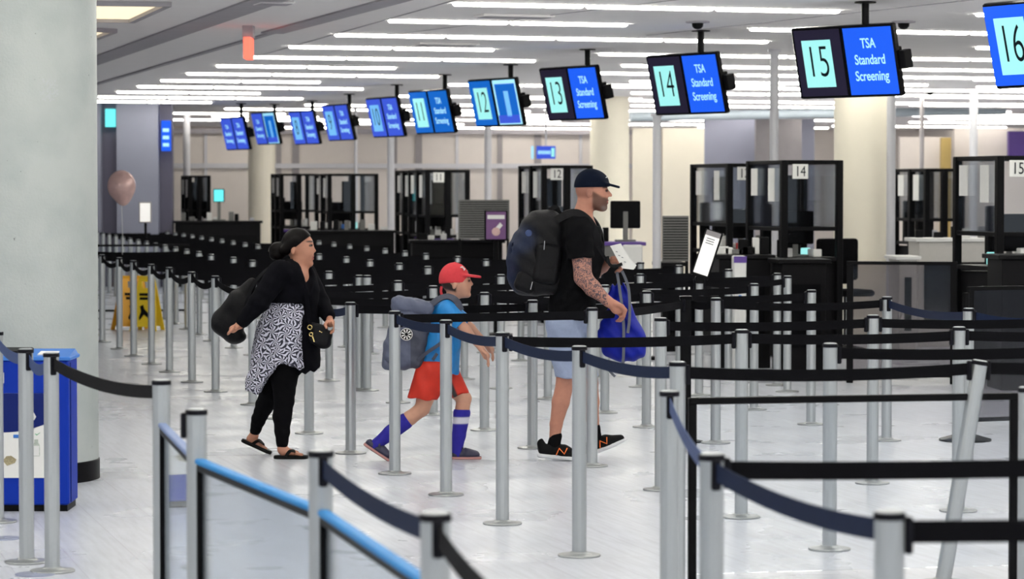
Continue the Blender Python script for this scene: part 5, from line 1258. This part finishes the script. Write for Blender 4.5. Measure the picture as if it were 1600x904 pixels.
f.rc(Pb(697, 487), Pb(685, 575), .104, .134, k=0, sy=1.2); f.rc(Pb(699, 480, -.09), Pb(699, 480, .09), .055, .055, k=.04); f.rc(Pb(705, 468), Pb(702, 476), .050, .07, k=.02)
hz = Pb(0, 581)[2]; f.cut(lambda X, Y, Z: hz-Z-.10*(X-Pb(684, 0)[0]))
f.rc(Pb(699, 483, -.12), Pb(717, 503, -.148), .056, .058, k=.03); f.rc(Pb(701, 481, .12), Pb(721, 501, .15), .056, .058, k=.03)
sx, sz = Pb(722, 502)[0], Pb(722, 502)[2]; f.cut(lambda X, Y, Z: np.where(np.abs(Y-18.0) > .118, ((X-sx)*.70-(Z-sz)*.72), -1.))
sx2, sz2 = Pb(712, 463)[0], Pb(712, 463)[2]; f.cut(lambda X, Y, Z: (X-sx2)*.5+(Z-sz2)*.85-.012, Pb(690, 480, -.08), Pb(730, 450, .08))
f.wrinkle(lambda X, Y, Z: .005*np.sin(X*60-Z*34+np.sin(Z*40))*np.cos(Y*22+1))
f.build('shirt', M['blueshirt'], boy)
f = Field(Pb(632, 634, -.2), Pb(738, 560, .2), .0075)
f.ell(Pb(684, 573), (.118, .135, .075), k=0); f.chain([Pb(672, 582, -.06), Pb(656, 630, -.06)], [.095, .088], .04); f.chain([Pb(692, 580, .06), Pb(720, 626, .06)], [.095, .070], .04)
f.chain([Pb(680, 586, -.04), Pb(676, 612, -.04)], [.08, .05], .03)
h1x, h1z = Pb(656, 620)[0], Pb(656, 620)[2]
f.cut(lambda X, Y, Z: np.where(X < Pb(682, 0)[0], h1z-.004-Z-.10*(X-h1x), (h1z+.0)-Z+.30*(X-Pb(708, 0)[0])))
f.wrinkle(lambda X, Y, Z: .005*np.sin(X*55+Z*24)*np.cos(Y*19))
def sh_pig(v):
    a = Pb(699, 588); b = Pb(713, 622); u = (v[:, 2]-a[2])/(b[2]-a[2]); return [((.01, .01, .012), smooth(.017-np.abs(v[:, 0]-(a[0]+(b[0]-a[0])*u)), .008)*smooth(u, .1)*(v[:, 1] < 18.08))]
f.build('shorts', M['redshorts'], boy, None, sh_pig)
def sockreg(P, y0, y1):
    z0, z1 = P(0, y1)[2], P(0, y0)[2]
    return lambda c: ((c[:, 2] > z0) & (c[:, 2] < z1)).astype(int)
f = Field(Pb(572, 712, -.13), Pb(646, 635, .01), .006); f.chain([Pb(633, 658, -.06), Pb(610, 676, -.06), Pb(590, 692, -.06), Pb(585, 697, -.06)], [.053, .048, .036, .035], .01)
f.build('sock', M['bluesock'], boy, None, lambda v: [((.7, .7, .75), v[:, 0]*0)])
f = Field(Pb(700, 722, 0.0), Pb(736, 632, .13), .006); f.chain([Pb(721.5, 645, .06), Pb(717, 680, .06), Pb(714, 704, .06), Pb(716, 710, .06)], [.056, .044, .034, .035], .01)
f.cut(lambda X, Y, Z: Z-Pb(0, 640)[2])
f.build('sock', M['bluesock'], boy, None, lambda v: [((.62, .62, .72), smooth(.021-np.abs(v[:, 2]-Pb(0, 657)[2]), .006))])
def clog(heel, toe, dy):
    A_ = Pb(*heel, dy); B_ = Pb(*toe, dy); L = B_-A_; ln = np.linalg.norm(L); ex = L/ln; ez = np.array([-ex[2], 0, ex[0]])
    loc = lambda u, v, w: A_+ex*u*ln+ez*v+np.array([0, 1, 0])*w
    f = Field(np.minimum(A_, B_)-[.05, .08, .04], np.maximum(A_, B_)+[.05, .08, .12], .0055)
    f.rc(loc(.55, .036, 0), loc(.82, .028, 0), .038, .032, k=0, sy=1.2); f.rc(loc(.15, .03, 0), loc(.6, .03, 0), .034, .034, k=.01); f.rc(loc(.36, .05, 0), loc(.42, .058, 0), .022, .022, k=.01)
    f.rc(loc(.30, .09, 0), loc(.22, .06, 0), .030, .024, k=.005, op='-')
    f.cut(lambda X, Y, Z: -((X-A_[0])*ez[0]+(Z-A_[2])*ez[2])+.020); up = f.build('clog', M['clog'], boy)
    f = Field(np.minimum(A_, B_)-[.05, .08, .04], np.maximum(A_, B_)+[.05, .08, .08], .005)
    f.rc(loc(.14, .012, 0), loc(.85, .014, 0), .036, .038, k=0, sy=1.1)
    f.cut(lambda X, Y, Z: -((X-A_[0])*ez[0]+(Z-A_[2])*ez[2])+.002); f.cut(lambda X, Y, Z: ((X-A_[0])*ez[0]+(Z-A_[2])*ez[2])-.022)
    f.build('sole', M['clogstripe'], up, None, lambda v: [((.012, .012, .04), 1-smooth(.0075-np.abs((v-A_)@ez-.0125), .004))])
    strap('heel_strap', [Vector(loc(.45, .045, -.040)), Vector(loc(.40, .07, -.034)), Vector(loc(.34, .075, 0)), Vector(loc(.40, .07, .034))], .012, .004, 'clog', up)
clog((569, 696), (607, 721), -.06); clog((706, 717.6), (750, 717.6), .06)
f = Field(Pb(680, 462, -.12), Pb(757, 402, .12), .005)
f.ell(Pb(709.5, 436), (.098, .079, .108), k=0); lx2, lz2 = Pb(709, 441)[0], Pb(709, 441)[2]
f.cut(lambda X, Y, Z: (lz2-Z)+.02*(X-lx2)-.12*np.minimum(0, X-lx2+.03)*-1)
f.rbox(Pb(735, 430.5), (.074, .068, .0075), .007, rot=-7, k=.010)
f.cut(lambda X, Y, Z: np.where(X > Pb(729, 0)[0], (X-Pb(729, 0)[0])**2/.094**2+((Y-18.0)/.078)**2-1, -1.)*.04)
f.ell(Pb(711, 409.5), (.007, .007, .004), k=.002)
f.build('cap', M['cap_red'], boy)
strap('cap_tail', [Pb(690, 447, -.02), Pb(689, 455, -.02), Pb(691, 461, -.02)], .016, .004, 'cap_red', boy)
q = MB(); c = Pb(724, 419, -.045); q.tube([c+[-.016, -.014, .006], c+[-.006, -.020, .010], c+[.002, -.016, 0], c+[.010, -.010, -.004], c+[.004, -.016, -.010]], .0045, 6); q.build('cap_lettering', M['white'], boy, world=True)
# grey backpack
t = thing('backpack', 'grey blue backpack with a round sunburst patch on the boy\'s back', 'backpack', tuple(Pb(640, 575)))
f = Field(Pb(588, 590, -.22), Pb(700, 450, .22), .007)
f.rbox(Pb(637, 528), (.130, .135, .185), .06, rot=-9, k=0); f.ell(Pb(628, 545), (.125, .13, .13), k=.03); f.rbox(Pb(640, 478), (.115, .13, .05), .04, rot=-8, k=.02)
f.rc(Pb(600, 515, -.05), Pb(600, 560, -.05), .02, .02, k=.02, op='-')
f.wrinkle(lambda X, Y, Z: .006*np.sin(X*50+Z*30)*np.sin(Z*42+Y*15))
zl = Pb(0, 492)[2]
f.build('bag_body', [M['packgrey'], M['packgreyd']], t, lambda c: ((c[:, 0] > Pb(642, 0)[0]) & (c[:, 2] < zl)).astype(int))
f = Field(Pb(600, 500, -.21), Pb(694, 455, .21), .007); f.rbox(Pb(645, 477), (.135, .145, .042), .035, rot=-10); f.wrinkle(lambda X, Y, Z: .006*np.sin(X*60+Y*20)*np.sin(Z*50)); f.build('top_flap', M['packgrey'], t)
f = Field(Pb(590, 585, -.15), Pb(635, 520, .15), .007); f.rbox(Pb(612, 553), (.055, .10, .10), .035, rot=-6); f.build('front_pocket', M['packgrey'], t)
bd = MB().lathe([(.040, -.004), (.040, .004)], 32, Vector(Pb(635, 522, -.150)), R=Matrix.Rotation(math.pi/2, 3, 'X')).build('round_patch', M['black'], t, world=True)
q = MB()
for i in range(9):
    an = i*2*math.pi/9; c = Vector(Pb(635, 522, -.156)); d = Vector((math.cos(an), 0, math.sin(an))); s_ = Vector((-d.z, 0, d.x)); q.prism([c+d*.010-s_*.0015, c+d*.031-s_*.0055, c+d*.031+s_*.0055, c+d*.010+s_*.0015], 0, (0, .002, 0))
q.build('sunburst', M['white'], bd, world=True)
q = MB(); ring = [Vector(Pb(635, 522, -.156))+Vector((math.cos(a)*.0375, 0, math.sin(a)*.0375)) for a in np.linspace(0, 2*math.pi, 33)]; q.tube(ring, .0022, 6); q.build('patch_rim', M['white'], bd, world=True)
strap('shoulder_strap', [Pb(670, 480, -.10), Pb(684, 468, -.11), Pb(700, 463, -.12), Pb(713, 470, -.13), Pb(720, 485, -.13)], .045, .010, 'packgreyd', t, (.1, -.8, .8))
strap('lower_strap', [Pb(652, 563, -.13), Pb(668, 550, -.16), Pb(690, 535, -.165), Pb(706, 520, -.16)], .022, .006, 'packgreyd', t)
strap('loose_strap', [Pb(676, 562, -.15), Pb(683, 552, -.16)], .02, .005, 'packgreyd', t)
strap('shoulder_strap', [Pb(670, 480, .10), Pb(690, 466, .12), Pb(712, 472, .12)], .045, .010, 'packgreyd', t, (.1, .8, .8))

# ---------------------------------------------------------------- woman
Pw = mk(18.15)
wom = thing('person', 'woman in a black cardigan over a leaf print dress and leggings, walking in sandals', 'person', (Pw(440, 560)[0], 18.15, 0))
f = Field(Pw(330, 728, -.40), Pw(530, 350, .40), .0055)
f.ell(Pw(467, 383), (.092, .075, .092), k=0); f.ell(Pw(475.5, 396), (.060, .060, .078), k=.03); f.rc(Pw(470, 404), Pw(482, 412), .046, .024, k=.02); f.ell(Pw(484, 411.5), (.022, .024, .018), k=.012); f.ell(Pw(472, 404, 0), (.050, .058, .045), k=.025)
f.rc(Pw(487, 384), Pw(491.2, 391.5), .007, .011, k=.009); f.ell(Pw(489, 393, -.012), (.009, .008, .007), k=.005); f.ell(Pw(489, 393, .012), (.009, .008, .007), k=.005); f.rc(Pw(484.5, 377, -.03), Pw(484.5, 377, .03), .011, .011, k=.015)
f.ell(Pw(488, 400.3, 0), (.013, .022, .006), k=.004); f.ell(Pw(487.6, 404.3, 0), (.013, .021, .0065), k=.004); f.ell(Pw(480, 396, -.036), (.025, .024, .028), k=.02)
for sg in (-1, 1):
    f.ell(Pw(486, 383, .030*sg), (.010, .013, .007), k=.005, op='-'); f.ell(Pw(483.6, 383.2, .029*sg), (.010, .0115, .010), k=.003)
    f.ell(Pw(458, 391, .078*sg), (.015, .011, .028), rot=-10, k=.006); f.ell(Pw(459, 390, .090*sg), (.006, .005, .011), k=.004, op='-')
f.rc(Pw(467, 408), Pw(462, 428), .050, .060, k=.03)
f.rc(Pw(458, 440), Pw(448, 520), .120, .140, k=.04, sy=1.15); f.rc(Pw(455, 428, -.11), Pw(458, 428, .11), .055, .055, k=.05); f.ell(Pw(444, 535), (.15, .175, .12), k=.04)
# near arm reaching back, far arm forward
f.chain([Pw(437, 424, -.19), Pw(405, 472, -.26), Pw(375, 507, -.26)], [.058, .050, .028], .02)
hand(f, Pw, (375, 507), (364, 514), (-9, 6), -.262, .95, curl=(-1, 5))
f.chain([Pw(478, 428, .16), Pw(500, 472, .10), Pw(514, 496, -.08)], [.054, .047, .027], .02)
f.ell(Pw(516, 504, -.12), (.030, .036, .030), k=.012)
for j in range(4):
    dy = -.16+.018*j; f.chain([Pw(519, 503+j, dy-.02), Pw(523, 509, dy-.03), Pw(521.5, 517-j*.5, dy-.03), Pw(517, 520-j, dy-.022)], [.0105, .0095, .0085, .008], .003)
f.chain([Pw(511, 502, -.16), Pw(508, 507, -.185), Pw(510, 512, -.192)], [.011, .010, .0085], .005)
# legs
f.chain([Pw(448, 545, -.07), Pw(444, 585, -.07), Pw(444, 625, -.07), Pw(441, 650, -.07), Pw(441, 675, -.07), Pw(441, 700, -.07)], [.098, .083, .058, .055, .042, .030], .03)
f.rc(Pw(441, 702, -.07), Pw(444, 705, -.07), .031, .030, k=.01); f.rc(Pw(444, 704, -.07), Pw(463, 708, -.07), .027, .019, k=.02)
for j in range(5): f.rc(Pw(463, 708.5, -.105+.015*j), Pw(472-abs(j-1)*.9, 710, -.108+.016*j), .011, .0095, k=.003)
f.chain([Pw(434, 545, .08), Pw(428, 580, .08), Pw(422, 612, .08), Pw(414, 632, .12), Pw(404, 655, .16), Pw(397, 678, .19)], [.098, .083, .057, .054, .040, .028], .03)
f.rc(Pw(397, 680, .19), Pw(392, 686, .2), .029, .027, k=.01); f.rc(Pw(393, 685, .2), Pw(409, 698, .2), .026, .019, k=.02); f.rc(Pw(409, 698, .2), Pw(415, 701, .2), .017, .013, k=.01, sy=2)
def w_pig(v):
    X, Z = face_xy(v, Pw, (458, 391), 18.15); W = np.abs(v[:, 1]-18.15)
    head = ((np.abs(X) < 40) & (Z > -42) & (Z < 27))*1.
    out = [((.40, .10, .09), head*smooth(2.6-np.abs(Z-11.3), 1.2)*smooth(X-25.5, 1.5)*(W < .021)), ((.03, .015, .012), head*smooth(1.3-np.abs(Z+14), .8)*smooth(X-20, 2)*smooth(.026-np.abs(W-.032), .01))]
    e = np.minimum(*[np.hypot((v-Pw(485.8, 383.2, .030*g))[:, 0], (v-Pw(485.8, 383.2, .030*g))[:, 2]*1.5)+((np.sign(v[:, 1]-18.15) != g)*1.) for g in (-1, 1)])
    out.append(((.012, .008, .008), smooth(.0115-e, .004))); return out
f.build('body', M['skinw'], wom, None, w_pig)
# hair with bun
f = Field(Pw(415, 420, -.13), Pw(492, 350, .13), .0055)
f.ell(Pw(464.5, 380.5), (.103, .086, .103), k=0)
hx0, hz0_ = Pw(487, 367)[0], Pw(487, 367)[2]; hx1, hz1 = Pw(464, 384)[0], Pw(464, 384)[2]
nx, nz = (hz0_-hz1), -(hx0-hx1); nl = math.hypot(nx, nz); nx /= nl; nz /= nl
f.cut(lambda X, Y, Z: (X-hx0)*nx+(Z-hz0_)*nz-.0*Y)
f.cut(lambda X, Y, Z: Pw(0, 403)[2]-Z)
for sg in (-1, 1): f.ell(Pw(459, 392, .088*sg), (.024, .035, .036), rot=-10, k=.006, op='-')
f.rc(Pw(462, 376, -.07), Pw(446, 390, -.05), .024, .035, k=.02)
f.ell(Pw(434, 391), (.056, .055, .056), k=.02); f.ell(Pw(431, 399, -.02), (.040, .04, .030), k=.02); f.rc(Pw(447, 388), Pw(437, 391), .045, .035, k=.02)
f.build('hair', M['hair'], wom)
# dress
f = Field(Pw(375, 622, -.34), Pw(510, 412, .34), .0075)
f.rc(Pw(460, 438), Pw(450, 480), .118, .135, k=0, sy=1.15); f.rc(Pw(450, 480), Pw(441, 600), .150, .225, k=.04, sy=1.0); f.rc(Pw(425, 520), Pw(408, 610), .10, .085, k=.05, sy=1.8); f.rc(Pw(446, 500, -.05), Pw(443, 590, -.06), .15, .17, k=.03)
f.cut(lambda X, Y, Z: Z-Pw(0, 462)[2])
zs = [(380, 604), (405, 610), (418, 588), (436, 566), (462, 566), (470, 574), (486, 574), (500, 560)]
xa = np.array([Pw(x, 0)[0] for x, _ in zs]); za = np.array([Pw(x, y)[2] for x, y in zs])
f.cut(lambda X, Y, Z: np.interp(X, xa, za)-Z+.008*np.sin(Y*60))
vx, vz = Pw(472, 444)[0], Pw(472, 444)[2]
f.wrinkle(lambda X, Y, Z: np.clip((Pw(0, 480)[2]-Z)*6, 0, 1)*.010*np.sin(X*46+Y*30+np.sin(Z*12)))
f.build('dress', M['leaf'], wom)
# leggings
for nm, pts, rs in (('legging', [Pw(448, 545, -.07), Pw(444, 585, -.07), Pw(444, 625, -.07), Pw(441, 650, -.07), Pw(441, 675, -.07), Pw(441, 693, -.07)], [.106, .091, .065, .061, .048, .038]),
                    ('legging', [Pw(434, 545, .08), Pw(428, 580, .08), Pw(422, 612, .08), Pw(414, 632, .12), Pw(404, 655, .16), Pw(399, 672, .18)], [.106, .091, .064, .060, .046, .036])):
    l_ = np.min(pts, 0)-.13; h_ = np.max(pts, 0)+.13; f = Field(l_, h_, .0065); f.chain(pts, rs, .02); f.wrinkle(lambda X, Y, Z: .0012*np.sin(Z*90+X*70+np.sin(Y*40)*2)); f.build(nm, M['legging'], wom)
# cardigan: bodice, sleeves, long front panel
f = Field(Pw(365, 595, -.36), Pw(530, 402, .36), .0075)
f.rc(Pw(458, 442), Pw(449, 478), .158, .172, k=0, sy=1.12); f.rc(Pw(454, 428, -.11), Pw(458, 428, .11), .074, .074, k=.06)
f.ell(Pw(472, 452, -.04), (.10, .13, .10), k=.03)
f.cut(lambda X, Y, Z: (Pw(0, 473)[2]-Z))
f.rc(Pw(484, 455, -.0), Pw(480, 505, .01), .060, .065, k=.02, sy=2.15); f.rc(Pw(480, 505, .01), Pw(484, 600, -.0), .080, .072, k=.02, sy=2.15)
hx2 = Pw(462, 0)[0]
f.cut(lambda X, Y, Z: np.where(Z < Pw(0, 472)[2], hx2-X, -1.))
f.cut(lambda X, Y, Z: Pw(0, 580)[2]-Z-.25*(X-Pw(480, 0)[0])*-1+.008*np.sin(X*120))
f.chain([Pw(437, 424, -.18), Pw(405, 472, -.26), Pw(379, 502, -.26)], [.076, .066, .042], .04); f.chain([Pw(478, 428, .16), Pw(500, 472, .10), Pw(513, 493, -.06)], [.070, .062, .045], .03)
# V neck opening
a0, a1 = Pw(468, 418), Pw(473, 447)
f.rc(Pw(472, 411, -.045), Pw(482, 426, -.10), .064, .050, k=.01, op='-'); f.rc(Pw(482, 426, -.10), Pw(483, 458, -.145), .052, .008, k=.01, op='-')
f.wrinkle(lambda X, Y, Z: .0022*np.sin(X*42+Z*50+np.sin(Y*30))*np.cos(Y*18+Z*20))
f.build('cardigan', M['cardigan'], wom)
def sandal(heel, toe, dy):
    A_ = Pw(*heel, dy); B_ = Pw(*toe, dy); L = B_-A_; ln = np.linalg.norm(L); ex = L/ln; ez = np.array([-ex[2], 0, ex[0]])
    loc = lambda u, v, w: A_+ex*u*ln+ez*v+np.array([0, 1, 0])*w
    f = Field(np.minimum(A_, B_)-[.05, .08, .04], np.maximum(A_, B_)+[.05, .08, .08], .005)
    f.rc(loc(.14, .010, 0), loc(.84, .012, 0), .036, .042, k=0, sy=1.05)
    f.cut(lambda X, Y, Z: -((X-A_[0])*ez[0]+(Z-A_[2])*ez[2])); f.cut(lambda X, Y, Z: ((X-A_[0])*ez[0]+(Z-A_[2])*ez[2])-.024)
    up = f.build('sandal', M['sandal'], wom)
    strap('sandal_strap', [Vector(loc(.36, .018, -.042)), Vector(loc(.50, .055, -.030)), Vector(loc(.72, .042, 0))], .022, .005, 'sandal', up, (0, -.6, .8))
    strap('sandal_strap', [Vector(loc(.36, .018, .042)), Vector(loc(.50, .055, .030)), Vector(loc(.72, .042, 0))], .022, .005, 'sandal', up, (0, .6, .8))
sandal((429, 716.5), (480, 716.5), -.07); sandal((378, 690), (421, 709), .2)
# shoulder bag
t = thing('shoulder_bag', 'black soft shoulder bag carried behind the woman\'s back', 'bag', tuple(Pw(362, 540)))
f = Field(Pw(325, 550, -.2), Pw(420, 418, .22), .007)
f.rbox(Pw(366, 492, .0), (.100, .115, .150), .06, rot=-36, k=0); f.ell(Pw(350, 503, 0), (.075, .10, .085), k=.04); f.rc(Pw(376, 470, 0), Pw(393, 442, 0), .075, .035, k=.04); f.ell(Pw(368, 525, 0), (.07, .10, .05), k=.03)
f.wrinkle(lambda X, Y, Z: .0022*np.sin(X*40+Z*36)*np.sin(Z*20+Y*18))
f.build('bag_body', M['packblack'], t)
strap('shoulder_strap', [Pw(383, 500, -.12), Pw(386, 470, -.17), Pw(402, 436, -.20), Pw(430, 412, -.20), Pw(445, 408, -.16)], .022, .007, 'packblack', t, (-.3, -1, .3))
q = MB(); q.tube([Vector(Pw(379, 494, -.13)), Vector(Pw(378.5, 497, -.13))], .006, 6); q.tube([Vector(Pw(378.5, 501, -.13)), Vector(Pw(378, 504, -.13))], .006, 6); q.build('rivet', M['silver'], t, world=True)
# small camera pouch
t = thing('camera_case', 'small black camera pouch with gold rings held in the woman\'s front hand', 'bag', tuple(Pw(502, 545, 0)))
f = Field(Pw(472, 558, -.28), Pw(530, 492, .05), .006)
f.rbox(Pw(501, 526, -.14), (.070, .050, .056), .03, rot=-18, k=0); f.rbox(Pw(497, 512, -.14), (.062, .046, .026), .018, rot=-14, k=.006); f.ell(Pw(505, 536, -.14), (.050, .045, .035), k=.02)
f.build('pouch', M['packblack'], t)
strap('long_strap', [Pw(485, 510, -.19), Pw(482, 490, -.18), Pw(478, 460, -.175), Pw(470, 432, -.15), Pw(463, 412, -.09)], .026, .005, 'cardigan', t)
for c0, rr in ((Pw(484, 511, -.20), .014), (Pw(486, 522, -.20), .011)):
    q = MB(); q.tube([Vector(c0)+Vector((math.cos(a)*rr, 0, math.sin(a)*rr)) for a in np.linspace(0, 2*math.pi, 13)], .003, 6); q.build('ring', M['gold'], t, world=True)
q = MB(); q.tube([Vector(Pw(488, 525, -.20)), Vector(Pw(491, 534, -.20))], .004, 6); q.tube([Vector(Pw(499, 517, -.192)), Vector(Pw(503, 519, -.192))], .003, 6); q.build('clasp', M['gold'], t, world=True)
